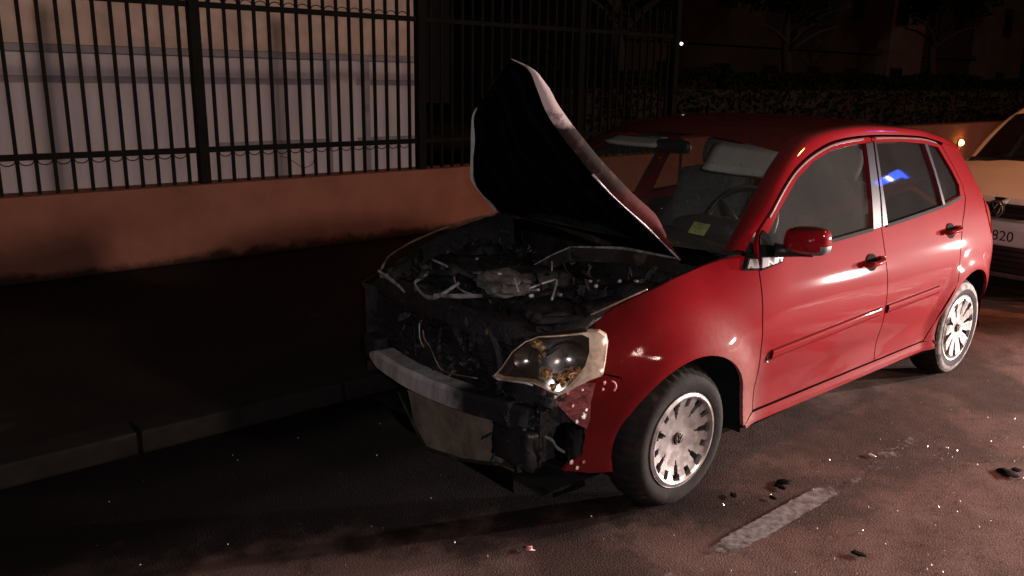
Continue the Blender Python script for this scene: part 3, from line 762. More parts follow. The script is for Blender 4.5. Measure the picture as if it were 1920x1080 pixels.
        grid('sill_underside', [[S(x, .239, -.004) for x in (.39, .9, 1.5, 2.1)], [(x, sd*.62, .18) for x in (.39, .9, 1.5, 2.1)]], 'wheel_well', car, flip=sd > 0)
        # rear quarter with the bumper corner below it
        ra = arch(2.465, 172, 6)
        qp = ra[::-1] and [(2.113, .289), (2.125, .262)] + [(2.465+.352*math.cos(rad(a)), .285+.352*math.sin(rad(a))) for a in range(176, 6, -8)] + [(2.80, .52), (2.885, .525), (2.892, .62), (2.872, .80), (2.828, .93), (2.775, 1.01), (2.715, 1.13), (2.665, 1.252)] + [(x, z-.002) for x, z in reversed(rail_at(2.40, 2.65))] + [(2.378, 1.308), (2.458, 1.192), (2.495, 1.09), (2.483, 1.024), (2.368, .914), (2.293, .796), (2.270, .70), (2.238, .60), (2.108, .40), (2.028, .292)]
        pan('rear_quarter', qp, paint, car, step=.028)
        pan('rear_bumper', [(2.465+.352*math.cos(rad(a)), .285+.352*math.sin(rad(a))) for a in (32, 24, 16, 8, 0, -6)] + [(2.83, .22), (2.885, .24), (2.89, .515), (2.80, .512)], paint, car, step=.03)
        pan('tail_light', [(2.79, .80), (2.868, .805), (2.826, .935), (2.77, 1.0), (2.755, .93)], 'tail_lens', car, off=.004, step=.03, th=.01)
        # wheel wells
        for cx in (.008, 2.465):
            rows = [[(cx+.36*math.cos(rad(a)), sd*yy, .285+.36*math.sin(rad(a))) for a in range(-10, 191, 10)] for yy in (.80 if cx > 1 else .795, .45)]
            rows = [[(p[0], sd*min(abs(p[1]), H(p[0], p[2])-.014), p[2]) for p in rows[0]], rows[1]]
            ww = grid('wheel_well', rows, 'wheel_well', car, flip=sd > 0)
            rows = [[(cx+q*math.cos(rad(a)), sd*.455, .285+q*math.sin(rad(a))) for a in range(-10, 191, 10)] for q in (.36, .02)]
            grid('wheel_well', rows, 'wheel_well', car)
        # handles: dark cup, body-coloured grip bar, lock
        for hx, hz, par in ((1.315, .822, d1), (2.185, .879, d2)):
            y0 = H(hx, hz)
            cup = []
            for k in range(9):
                q = 1-k/8; cup.append([(hx+.050*q*math.cos(t), sd*(H(hx, hz+.036*q*math.sin(t))+.0035+.002*(1-q)), hz+.040*q*math.sin(t)) for t in [2*math.pi*j/24 for j in range(24)]])
            grid('handle_cup', cup, 'sail_black', par, closed=True, flip=sd > 0)
            pth = cr([(hx-.075, sd*(y0+.006), hz-.004), (hx-.06, sd*(y0+.030), hz), (hx, sd*(y0+.038), hz+.003), (hx+.06, sd*(y0+.030), hz+.006), (hx+.085, sd*(y0+.006), hz+.006)], 4)
            tube('door_handle', pth, [.010]+[.0125]*(len(pth)-2)+[.010], paint, par, 10)
            box('keeper', (hx+.095, sd*(H(hx+.095, hz)+.006), hz+.006), (.03, .016, .026), paint, par, None, .005, True)
    # rails / windscreen pillars with the door frame top
    for sd in (-1, 1):
        rows = [[] for k in range(7)]
        for (x, z), q in zip(RC, QC):
            a = Vector((x, sd*H(x, z), z)); b3 = Vector((q.x, sd*q.y, q.z))
            d = (b3-a); n = Vector((-.25 if x < 1 else 0, sd*.75, .65)); n = (n-d.normalized()*n.dot(d.normalized())).normalized()
            for k in range(7):
                t = k/6; rows[k].append(a+d*t+n*(.016*math.sin(math.pi*t)))
        po = grid('pillar_and_roof_rail', rows, paint, car, flip=sd < 0)
    # windscreen
    nq = next(i for i, p in enumerate(QC) if p.x > .86)
    rows = []
    for i in range(nq):
        q = QC[i]; t = i/(nq-1); ctr = Vector((.150+.66*t, 0, .985+.392*t+.035*math.sin(math.pi*t)))
        rows.append([Vector((q.x+(ctr.x-q.x)*(1-s*s), s*(q.y+.004), q.z+(ctr.z-q.z)*(1-abs(s)**2.6))) for s in [k/12-1 for k in range(25)]])
    ws = grid('windscreen', rows, GWS if burnt else GWH, car, flip=True)
    # roof
    rr = []
    rz = [(.80, 1.385), (.95, 1.425), (1.15, 1.450), (1.4, 1.465), (1.7, 1.460), (2.0, 1.440), (2.3, 1.411), (2.6, 1.372), (2.75, 1.345)]
    for i in range(nq-1, len(QC)):
        q = QC[i]; t = (i-nq+1)/(len(QC)-nq); cx = q.x-.045*(1-t)+.06*t
        cz = tab(rz, cx)
        rr.append([Vector((q.x+(cx-q.x)*(1-s*s), s*q.y, q.z+(cz-q.z)*(1-abs(s)**2.4))) for s in [k/14-1 for k in range(29)]])
    roof = grid('roof', rr, paint, car, flip=True)
    # tailgate, rear bumper
    rows = []
    prof = [(2.755, 1.345, .49, 2.675, 1.31), (2.83, 1.24, .60, 2.69, 1.20), (2.92, 1.05, 0, 2.755, 1.04), (2.985, .92, 0, 2.828, .93), (3.015, .80, 0, 2.87, .80), (3.02, .62, 0, 2.89, .62), (3.02, .53, 0, 2.885, .525)]
    for cx, cz, yy, ex, ez in prof:
        ye = yy if yy == .49 else H(ex, min(ez, 1.26))
        rows.append([(cx+(ex-cx)*abs(s)**3.5, s*ye, cz+(ez-cz)*abs(s)**2.5) for s in [k/12-1 for k in range(25)]])
    tg = grid('tailgate', rows, paint, car)
    rows = []
    for i, (cx, cz) in enumerate(((2.70, 1.30), (2.80, 1.20), (2.87, 1.07))):
        rows.append([(cx+.115-.16*abs(s)**3.5, s*(.43+.05*i), cz+.03) for s in [k/8-1 for k in range(17)]])
    grid('rear_glass', rows, GWH, tg)
    rows = [[(cx+(2.885-cx)*abs(s)**4, s*H(2.885, max(z, .24)), z) for s in [k/12-1 for k in range(25)]] for cx, z in ((3.05, .518), (3.085, .46), (3.08, .32), (3.03, .24))]
    grid('rear_bumper', rows, paint, car)
    # cabin: floor, dash, seats, wheel, lining
    grid('floor_pan', [[(x, y, .21) for y in (-.74, .74)] for x in (.25, 2.9)], 'wheel_well', car, flip=True)
    grid('headliner', [[(x, y, z) for y in (-.5, -.25, 0, .25, .5)] for x, z in ((.92, 1.375), (1.3, 1.415), (1.8, 1.405), (2.5, 1.33))], 'headliner', car)
    dash = grid('dashboard', [[(x+.05*(y/.6)**2, y, z) for y in [k*.11-.66 for k in range(13)]] for x, z in ((.28, .955), (.45, .975), (.62, .972), (.72, .95), (.76, .90), (.75, .80), (.72, .60), (.70, .35))], 'dash_plastic', car, flip=True)
    lump('instrument_hood', (.70, -.36, .975), (.22, .36, .10), 'dash_plastic', car, .05, 2, None, 4, .6)
    for yy in (-.36, .36):
        st = lump('seat', (1.28, yy, .52), (.52, .50, .20), 'seat_cloth', car, .06, 2, None, 5, .65)
        lump('backrest', (1.58, yy, .83), (.16, .48, .64), 'seat_cloth', st, .06, 2, Matrix.Rotation(rad(16), 3, 'Y'), 5, .6)
        lump('headrest', (1.70, yy, 1.225), (.10, .25, .17), 'seat_cloth', st, .04, 2, Matrix.Rotation(rad(14), 3, 'Y'), 4, .45)
        for k in (-.05, .05): tube('headrest_post', [(1.665, yy+k, 1.08), (1.69, yy+k, 1.20)], .006, 'brake_steel', st, 6)
    bs = lump('rear_seat', (2.15, 0, .55), (.50, 1.2, .22), 'seat_cloth', car, .05, 2, None, 5, .7)
    lump('backrest', (2.45, 0, .86), (.16, 1.2, .60), 'seat_cloth', bs, .05, 2, Matrix.Rotation(rad(18), 3, 'Y'), 5, .65)
    ring = [(0.185*math.cos(t), .185*math.sin(t)) for t in [2*math.pi*k/32 for k in range(33)]]
    tl = Matrix.Rotation(rad(-62), 3, 'Y')
    c0 = Vector((.86, -.36, .985))
    pth = [c0+tl @ Vector((a, b3, 0)) for a, b3 in ring]
    parts = [tube_geo(pth, .0155, 8, False), tube_geo([c0+Vector((-.22, 0, -.10)), c0+Vector((-.03, 0, -.01))], .03, 8)]
    for a in (0, 125, 235): parts.append(tube_geo([c0+Vector((-.02, 0, -.01)), c0+tl @ Vector((.18*math.cos(rad(a+180)), .18*math.sin(rad(a+180)), 0))], [.03, .013], 8))
    v, fc = join(parts); mk('steering_wheel', v, fc, 'black_plastic', car)
    # inner mirror, visors
    lump('inner_mirror', (.865, .06, 1.315), (.035, .21, .065), 'black_plastic', car, .03, 2, None, 3, .5)
    def visor(y0, y1, drop):
        rot = .0
        rows = [[(.93-.10*t, y, 1.352-drop*t-.004*math.sin(math.pi*k/8)) for k, y in enumerate([y0+(y1-y0)*k/8 for k in range(9)])] for t in (0, .25, .5, .75, 1)]
        o = grid('sun_visor', rows, 'visor_cloth', car); sm = o.modifiers.new('thick', 'SOLIDIFY'); sm.thickness = .016; return o
    if burnt: visor(-.52, -.15, .125)
    else: visor(-.5, -.15, .05)
    visor(.15, .50, .035)
    return ws, d1

# ------------------------------------------------------------------ the burnt red car
car = thing('burnt_car', 'red hatchback with burnt-out nose and its buckled hood standing open', 'car', (1.2, 0, 0))
WSO, DOORO = build_body(car, RED, True)
wheel(car, (0, -.702, .288), 'slots', -1, None, 8)
wr = wheel(car, (2.465, -.705, .288), 'spokes', -1, None, 5)
v, fc = lathe_geo([(.226, -.0880), (.240, -.0880), (.252, -.0825), (.262, -.0745)], (2.465, -.705, .288), 96); mk('mud_ring', v, fc, MUDTYRE, wr)
wheel(car, (0, .715, .288), 'slots', 1); wheel(car, (2.465, .715, .288), 'spokes', 1)
# mirror: black sail and arm, red shell, light underside
def S1(x, z, off=0): return (x, -(H(x, z)+off), z)
lift('mirror_sail', [(.470, .962), (.60, .945), (.615, .952), (.520, 1.045), (.492, 1.025)], lambda a, c: S1(a, c, .006), 'sail_black', DOORO, (), .02, (0, .02, 0))
mr = sub('side_mirror', car, (.60, -.86, 1.0))
tube('mirror_arm', [(.535, -.765, .968), (.57, -.80, .966), (.61, -.84, .965), (.62, -.89, .968)], [.03, .024, .02, .018], 'black_plastic', mr, 8)
bm = bmesh.new(); bmesh.ops.create_cube(bm, size=2); bmesh.ops.subdivide_edges(bm, edges=bm.edges[:], cuts=7, use_grid_fill=True)
MV = []
for v in bm.verts:
    p = v.co.copy(); q = p.normalized()
    k = max(abs(p.x), abs(p.y), abs(p.z)); p4 = p/((abs(p.x)**4+abs(p.y)**4+abs(p.z)**4)**.25)
    x, y, z = p4.x, p4.y, p4.z
    sx = .052*(1-.25*z*z); dx = -.018*(1-y*y)*(1-z*z)*(1 if x < 0 else 0)
    v.co = Vector((x*sx*(1-.22*abs(y)**3)+dx+.018*y*-1, y*.084*(1-.06*z), z*.057*(1-.12*max(0, y))))
bm.verts.index_update()
MV = [(v.co.x+.605, v.co.y-.868, v.co.z+1.018) for v in bm.verts]; MF = [tuple(q.index for q in p.verts) for p in bm.faces]; bm.free()
idx = []
for p in MF:
    c = sum((Vector(MV[i]) for i in p), Vector())/len(p)
    idx.append(1 if c.z < .974 and c.y > -.905 else (2 if c.z < .978 or (c.y < -.94 and c.z < 1.0) else (1 if c.x > .652 else 0)))
mk('mirror_shell', MV, MF, RED, mr, True, [RED, 'black_plastic', 'grey_trim'], idx)
# painted reflection on the black foot of the pillar, split by the door gap
lift('pillar_glint', [(.372, .912), (.436, .907), (.440, .940), (.40, .945)], lambda a, c: S1(a, c, .012), 'grey_trim', car, (), .02, (0, .012, 0))
lift('pillar_glint', [(.452, .905), (.585, .918), (.60, .938), (.470, .945)], lambda a, c: S1(a, c, .012), 'grey_trim', DOORO, (), .02, (0, .012, 0))
lift('pillar_foot', [(.352, .905), (.436, .897), (.446, .955), (.40, .968)], lambda a, c: S1(a, c, .004), 'sail_black', car, (), .02, (0, .012, 0))
lift('pillar_foot', [(.450, .893), (.60, .912), (.625, .942), (.47, .962)], lambda a, c: S1(a, c, .004), 'sail_black', DOORO, (), .02, (0, .012, 0))
# hole left by the missing side repeater
rows = [[(.487+.011*q*math.cos(t), -(H(.487, .53)+.004-.012*(1-q)), .53+.021*q*math.sin(t)) for t in [2*math.pi*j/16 for j in range(16)]] for q in (1, .8, .5, .2, .02)]
grid('empty_repeater_hole', rows, 'black_plastic', DOORO, closed=True)
# windscreen details: sticker, wipers, drops
lift('sticker', [(.0, .0), (.095, .0), (.095, .062), (.0, .062)], lambda a, c: (.475+c*.72+a*.10, -.455+a, .985+c*.72), 'sticker_paper', WSO, (), .05)
def ws_point(s, t):
    nq = next(i for i, p in enumerate(QC) if p.x > .86); fi = t*(nq-1); i = int(min(fi, nq-2)); q = QC[i].lerp(QC[i+1], fi-i)
    c = Vector((.150+.66*t, 0, .985+.392*t+.035*math.sin(math.pi*t)))
    return Vector((q.x+(c.x-q.x)*(1-s*s), s*(q.y+.004), q.z+(c.z-q.z)*(1-abs(s)**2.6)))
parts = []; rnd = random.Random(5)
for k in range(60):
    s, t = rnd.uniform(-.95, .35), rnd.random()**1.3; p = ws_point(s, t)+Vector((-.003, 0, .003)); R0 = rnd.choice((.0022, .003, .0045))
    parts.append(lathe_geo([(0, .5*R0), (R0*.8, .3*R0), (R0, 0), (R0*.7, -.4*R0), (0, -.5*R0)], p, 7, 'Z'))
v, fc = join(parts); tag(mk('water_drops', v, fc, 'water_drop', WSO), None, kind='stuff')
# ---- hood: twisted, soot-black underside, blistered flank
HL_ = cr([(.19, -.555, .938), (.085, -.56, 1.013), (-.04, -.56, 1.103), (-.24, -.56, 1.240), (-.405, -.555, 1.380), (-.532, -.55, 1.507), (-.586, -.55, 1.593), (-.622, -.545, 1.657), (-.66, -.50, 1.690)], 4)
HR_ = cr([(.235, .645, .958), (.190, .645, 1.005), (.147, .645, 1.047), (.070, .64, 1.132), (.060, .635, 1.21), (.058, .63, 1.290), (.050, .62, 1.38), (.045, .61, 1.455), (.05, .56, 1.52)], 4)
def hood_rows(off, cols=17):
    out = []
    for i, (a, b2) in enumerate(zip(HL_, HR_)):
        t = i/(len(HL_)-1); d = HL_[min(i+1, len(HL_)-1)]-HL_[max(i-1, 0)]
        n = (b2-a).cross(d).normalized()
        if n.x < 0: n = -n
        row = []
        for k in range(cols):
            s = k/(cols-1); p = a.lerp(b2, s)
            p += n*(.055*math.sin(math.pi*s)**.7*(.4+.6*math.sin(math.pi*min(1, t*.9+.1)))+off*min(1, 4*s+.0)*(1 if off else 0))
            p += n*.012*noise.noise(Vector((s*5, t*5, 2)))
            row.append(p)
        out.append(row)
    return out
hood = sub('hood', car, (.2, 0, .95))
grid('hood_underside', hood_rows(0), SOOTS, hood)
grid('hood_skin', hood_rows(.03), BURNT, hood, flip=True)
# flank of the outer skin along the driver's edge
wt = [(0, .003), (.06, .008), (.14, .028), (.25, .056), (.4, .057), (.6, .050), (.72, .042), (.82, .022), (.90, .007), (1, .001)]
rows = [[], [], [], []]
for i, a in enumerate(HL_):
    t = i/(len(HL_)-1); ww = tab(wt, t); d = Vector((.70, -.30, .64)).normalized()
    jag = 1+.10*noise.noise(Vector((t*14, 0, 0)))
    for k in range(4): rows[k].append(a+d*ww*jag*k/3+Vector((0, -.010*math.sin(math.pi*k/3), 0)))
grid('hood_flank', rows, BLISTER, hood, flip=True)
tp = [a.lerp(b2, s) for (a, b2), s in zip(zip(HL_[-1:]*8, HR_[-1:]*8), [k/7*.0 for k in range(8)])]
v, fc = tube_geo([p+Vector((-.004, -.006, -.002)) for p in HL_[:15]], [.0035+.0012*math.sin(i) for i in range(15)], 6); mk('hood_flange', v, fc, 'ash_metal', hood)
rows = [[p+Vector((o, -.01, 0)) for p in HR_[10:31]] for o in (-.014, .014)]
rows = [[HR_[i]+Vector((-.012*k*min(1, (31-i)/8), .009*k, .002)) for i in range(1, 31)] for k in (-1, 1)]
grid('hood_edge', rows, 'primer_grey', hood)
v, fc = tube_geo(HR_[0:14], .0045, 6); mk('hood_flange', v, fc, 'ash_metal', hood)
for k in range(4):   # stiffening ribs of the inner panel
    R_ = hood_rows(0); s0 = (3, 7, 10, 13)[k]
    tube('hood_rib', [R_[i][s0+(1 if (i > 14 and k % 2) else 0)]+Vector((-.012, 0, 0)) for i in range(3, len(R_)-2)], .016, SOOTS, hood, 7)
# ---- bulkhead, cowl and what is left of its edge
rows = [[(.30+.06*(y/.6)**2*1.0, y, z) for y in [k*.1-.6 for k in range(13)]] for z in (.25, .5, .75, .90)]
grid('bulkhead', rows, SOOT, car)
rows = [[(x+.06*(y/.6)**2, y, z+.008*noise.noise(Vector((y*7, x*9, 0)))) for y in [k*.05-.65 for k in range(27)]] for x, z in ((.27, .885), (.262, .935), (.255, .944), (.235, .952), (.20, .965), (.16, .982))]
grid('scuttle', rows, SOOTS, car)
pth = cr([(.30, .64, .950), (.285, .46, .955), (.272, .30, .955), (.262, .15, .948), (.262, .0, .930), (.265, -.12, .915)], 5)
rows = [[p+Vector((-.006, 0, dz*(1+.5*noise.noise(p*9)))) for p in pth] for dz in (-.016, .010)]; grid('scuttle_edge', rows, BURNT, car)
pth = cr([(.245, -.52, .924), (.243, -.36, .921), (.240, -.213, .917), (.20, -.10, .908), (.152, .024, .895)], 5)
tube('bulkhead_flange', pth, [.004+.003*math.sin(math.pi*i/(len(pth)-1)) for i in range(len(pth))], 'ash_metal', car, 7)
pth2 = cr([(.15, .027, .895), (.06, .045, .868), (-.02, .05, .842), (-.10, .048, .819)], 5)
tube('bulkhead_flange', pth2, [.0045-.002*i/15 for i in range(16)], 'ash_metal', car, 6)
# torn inner panel hanging under that edge
rows = [[Vector((p.x-.004, p.y, p.z-.006-dz)) for p in pth+pth2[1:]] for dz in (0, .03, .06)]; grid('torn_panel', rows, BURNT, car)
tube('rod', [(-.05, -.067, .871), (-.065, -.085, .79), (-.08, -.106, .718)], .004, 'ash_metal', car, 6)
fe_ = [(-.455, .672, .742), (-.42, .68, .79), (-.386, .682, .815), (-.30, .684, .85), (-.22, .684, .874), (-.10, .688, .902), (.003, .69, .918), (.12, .692, .936), (.242, .68, .946)]
tube('fender_edge', cr(fe_, 4), [.005+.004*abs(noise.noise(Vector((i*.7, 0, 0)))) for i in range(33)], 'ash_brown', car, 6)
# ---- engine bay
for sd in (-1, 1):
    rows = [[(x, sd*(.60 if z < .8 else .64), z+.02*noise.noise(Vector((x*6, z*4, sd)))) for x in [k*.09-.58 for k in range(11)]] for z in (.30, .55, .74, .80)]
    for rw_ in (2, 3): rows[rw_] = [(p[0], p[1], min(p[2]+.1*(rw_-2)+(.0 if rw_ == 2 else 0), tab(SHUT, p[0])-(.05 if rw_ == 2 else .018))) for p in rows[rw_]]
    rows.append([(x, sd*(H(x, tab(SHUT, x))-.006), tab(SHUT, x)-.008) for x in [k*.09-.58 for k in range(11)]])
    grid('inner_fender', rows, SOOT, car, flip=sd < 0)
    v, fc = lathe_geo([(.005, .86), (.05, .855), (.085, .84), (.10, .80), (.12, .60), (.14, .40)], (.02, sd*.50, 0), 22, 'Z'); st = mk('strut_tower', v, fc, SOOT, car)
    v, fc = lathe_geo([(.002, .872), (.022, .870), (.026, .857)], (.02, sd*.50, 0), 14, 'Z'); mk('strut_nut', v, fc, SOOT, st)
eng = lump('engine_block', (-.10, .10, .57), (.50, .62, .42), SOOT, car, .16, 5, None, 12, .72, 1)
lump('cylinder_head_cover', (-.12, .12, .785), (.30, .48, .11), SOOT, car, .12, 6, Matrix.Rotation(rad(5), 3, 'Y'), 9, .75, 2)
lump('battery', (.02, -.33, .72), (.22, .18, .19), SOOT, car, .10, 4, None, 7, .85, 3)
lump('air_filter_box', (-.28, -.34, .68), (.28, .24, .20), SOOT, car, .22, 5, Matrix.Rotation(rad(12), 3, 'Z'), 9, .7, 4)
lump('coolant_tank', (-.20, .47, .73), (.19, .20, .17), SOOT, car, .22, 5, None, 8, .5, 5)
lump('fuse_box', (-.16, -.50, .76), (.24, .12, .10), SOOT, car, .2, 5, Matrix.Rotation(rad(-8), 3, 'X'), 7, .7, 6)
lump('melted_plastic', (-.36, -.12, .835), (.19, .17, .055), 'ash_lump', car, .35, 5, Matrix.Rotation(rad(14), 3, 'X'), 8, .4, 7)
lump('melted_plastic', (-.46, .30, .70), (.24, .30, .12), SOOT, car, .4, 5, None, 9, .5, 8)
lump('gearbox', (-.08, -.34, .46), (.36, .30, .28), SOOT, car, .2, 5, None, 8, .5, 9)
rnd = random.Random(21)
for k in range(15):   # hoses and stripped wiring
    a = Vector((rnd.uniform(-.45, .15), rnd.uniform(-.5, .5), rnd.uniform(.70, .84))); pts = [a]
    for j in range(4): pts.append(pts[-1]+Vector((rnd.uniform(-.12, .12), rnd.uniform(-.16, .16), rnd.uniform(-.07, .06))))
    tube('hose' if k < 6 else 'stripped_wire', cr(pts, 5), rnd.choice((.018, .014)) if k < 6 else rnd.uniform(.003, .006), SOOT if k < 11 else 'ash_metal', car, 7)
for c, s in (((-.40, -.01, .855), (.03, .04, .018)), ((-.37, -.10, .865), (.028, .028, .02)), ((-.22, -.30, .80), (.02, .03, .02)), ((-.12, -.40, .84), (.018, .02, .02)), ((-.34, -.42, .745), (.02, .024, .02)), ((-.05, -.30, .83), (.02, .02, .016)), ((.06, -.36, .825), (.02, .018, .02)), ((-.30, -.22, .79), (.03, .02, .02)), ((-.25, .20, .86), (.02, .02, .014)), ((-.02, -.52, .87), (.02, .025, .014)), ((-.44, -.35, .70), (.02, .03, .03))):
    lump('bolt_head', c, tuple(q*.75 for q in s), 'ash_metal', car, .2, 5, None, 2, .3, int(c[0]*99))
# lock carrier, radiator, fan
pth = cr([(-.50, .60, .735), (-.565, .42, .765), (-.60, .20, .775), (-.61, 0, .775), (-.60, -.20, .775), (-.565, -.42, .76), (-.50, -.60, .73)], 5)
rows = [[p+Vector((dx, 0, dz+.01*noise.noise(p*8))) for p in pth] for dx, dz in ((-.02, -.07), (-.02, 0), (.05, .006), (.055, -.05))]
grid('lock_carrier', rows, SOOT, car)
rad_ = box('radiator', (-.555, -.02, .545), (.05, 1.02, .36), SOOT, car, None, .008)
for k in range(13): box('radiator_tube', (-.583, -.03, .40+k*.024), (.008, .94, .010), SOOT, rad_, Matrix.Rotation(rnd.uniform(-.012, .012), 3, 'X'))
v, fc = lathe_geo([(.19, -.012), (.205, -.016), (.215, 0), (.205, .014)], (-.597, -.20, .575), 36, 'X'); mk('fan_ring', v, fc, SOOT, car)
for k in range(7):
    a = 2*math.pi*k/7
    rows = [[(-.597+.012*math.sin(j), -.20+q*math.cos(a+dj), .575+q*math.sin(a+dj)) for j, dj in enumerate((-.14, .0, .14))] for q in (.04, .10, .185)]
    grid('fan_blade', rows, SOOT, car)
for sd in (-1, 1):
    lump('crash_can', (-.55, sd*.46, .455), (.20, .10, .11), SOOT, car, .1, 4, None, 5, .85, 11+sd)
def scraps(name, n, mat, sd, place, smax):
    rn = random.Random(sd); vs, fs = [], []
    for k in range(n):
        c = Vector(place(rn)); q = Matrix.Rotation(rn.uniform(0, 6.28), 3, Vector((rn.gauss(0, 1), rn.gauss(0, 1), rn.gauss(0, 1))).normalized()); j = len(vs)
        L, W = rn.uniform(.4, 1.2)*smax, rn.uniform(.05, .22)*smax; m_ = 5
        top = [Vector((L*(i/(m_-1)-.5), W*rn.uniform(.3, 1), .25*L*math.sin(i*1.3+k))) for i in range(m_)]; bot = [Vector((p.x+rn.uniform(-.1, .1)*L, -W*rn.uniform(.3, 1), p.z)) for p in top]
        vs += [c+q @ p for p in top+bot]; fs += [(j+i, j+i+1, j+m_+i+1, j+m_+i) for i in range(m_-1)]
    return tag(mk(name, vs, fs, mat, car, False), None, kind='stuff')
def p_bay(rn):
    x = rn.uniform(-.58, .22); y = rn.uniform(-.58, .58); return (x, y, min(.70+.17*rn.random(), tab(SHUT, x)-.03))
def p_nose(rn): 
    y = rn.uniform(-.62, .55); return (-.60+.25*y*y+rn.uniform(-.03, .04), y, rn.uniform(.48, .77))
def p_low(rn): return (rn.uniform(-.62, -.53), rn.uniform(-.60, -.36), rn.uniform(.24, .58))
scraps('charred_scraps', 130, SOOT, 71, p_bay, .10); scraps('charred_scraps', 40, 'ash_brown', 72, p_bay, .035); scraps('ash_flakes', 25, 'ash_lump', 73, p_bay, .035)
scraps('charred_scraps', 130, SOOT, 74, p_nose, .09); scraps('ash_flakes', 30, 'ash_brown', 75, p_nose, .05); scraps('charred_scraps', 70, SOOT, 76, p_low, .10); scraps('ash_flakes', 22, 'ash_lump', 77, p_low, .04)
tube('scorched_paint_edge', cr([(x, -(H(x, tab(SHUT, x)-.002)-.002), tab(SHUT, x)-.004) for x in (-.355, -.31, -.27, -.22, -.17, -.12)], 6), [.0035+.004*abs(noise.noise(Vector((i*.9, 3, 0)))) for i in range(31)], 'ash_brown', car, 6)
# pale ribbons: bare metal strips lying on the lock carrier
def ribbon(name, pts, hw, mat, par, up=(0, .25, 1)):
    pth = cr(pts, 5); U = Vector(up).normalized()
    rows = [[p+U*o*(.55+.45*math.sin(math.pi*min(1, max(0, .08+.84*i/(len(pth)-1)))))+Vector((-d, 0, 0)) for i, p in enumerate(pth)] for o, d in ((-hw, 0), (0, .006), (hw, 0))]
    return grid(name, rows, mat, par, flip=True)
ribbon('bare_strip', [(-.625, .405, .818), (-.625, .33, .803), (-.63, .25, .790), (-.64, .17, .772)], .010, 'ash_metal', car)
ribbon('bare_strip', [(-.60, .066, .868), (-.60, .13, .832), (-.605, .153, .815), (-.61, .125, .795), (-.625, .06, .783), (-.63, .0, .787), (-.625, -.05, .806), (-.60, -.10, .845), (-.59, -.135, .872)], .0085, 'ash_metal', car)
ribbon('bare_strip', [(-.63, -.02, .802), (-.62, -.12, .818), (-.61, -.21, .836), (-.60, -.29, .852)], .009, 'ash_metal', car)
tube('stripped_wire', cr([(-.645, .039, .648), (-.65, .02, .615), (-.645, -.01, .589), (-.645, -.05, .545), (-.64, -.08, .515), (-.64, -.16, .518), (-.63, -.30, .54)], 5), .0030, 'ash_brown', car, 6)
tube('stripped_wire', cr([(-.61, .150, .68), (-.61, .155, .62), (-.61, .150, .56), (-.615, .135, .50)], 5), .003, BURNT, car, 6)
tube('stripped_wire', cr([(-.62, .10, .66), (-.63, .085, .60), (-.62, .07, .56)], 5), .003, 'ash_metal', car, 6)
# crash beam, bent and slightly tilted
rows = [[], [], [], [], []]
for k in range(25):
    t = k/24; y = .445-1.03*t; x = -.69+.22*y*y; zc = .434+.034*t-.014*math.sin(math.pi*t); hh = .043+.004*math.sin(math.pi*t)
    e = min(1, t*9+.35)
    for rw_, (dx, dz) in zip(rows, ((.075, hh*.96), (.0, hh), (-.010, hh*.62), (-.010, -hh*.7), (.012, -hh))): rw_.append(Vector((x+dx, y, zc+dz*e+.003*noise.noise(Vector((y*12, dz*30, 0))))))
grid('crash_beam', rows, BEAM, car, smooth=False)
# condenser core under the beam, right-hand black bracket
lift('condenser', [(.20, .335), (.093, .352), (-.203, .395), (-.43, .425), (-.455, .250), (-.43, .238), (-.204, .172), (.057, .125), (.156, .207)], lambda a, c: (-.622+.05*a*a+.006*noise.noise(Vector((a*8, c*8, 0))), a, c), COND, car, (), .03, (.03, 0, 0), True)
tube('condenser_pipe', [(-.628, .262, .310), (-.628, .20, .25), (-.628, .152, .205), (-.626, .057, .123), (-.626, -.204, .168), (-.62, -.44, .238), (-.61, -.50, .235)], .007, BURNT, car, 7)
lump('tow_bracket', (-.58, -.48, .335), (.08, .22, .15), 'black_plastic', car, .15, 4, None, 7, .85, 15)
lump('charred_foam', (-.54, -.53, .55), (.12, .24, .10), SOOT, car, .3, 5, None, 8, .6, 16)
lump('charred_foam', (-.45, -.57, .42), (.14, .10, .20), SOOT, car, .3, 5, None, 8, .6, 17)
rows = [[(-.60+.05*t+.02*noise.noise(Vector((y*5, t*3, 1))), y, .20-.16*t+.02*noise.noise(Vector((y*6, t*4, 5)))) for y in [k*.07-.46 for k in range(13)]] for t in (0, .2, .4, .55)]
grid('hanging_undertray', rows, SOOTS, car)
grid('undertray', [[(x, y, .16+.02*noise.noise(Vector((x*5, y*5, 0)))) for y in [k*.1-.6 for k in range(13)]] for x in [k*.1-.56 for k in range(10)]], 'wheel_well', car, flip=True)
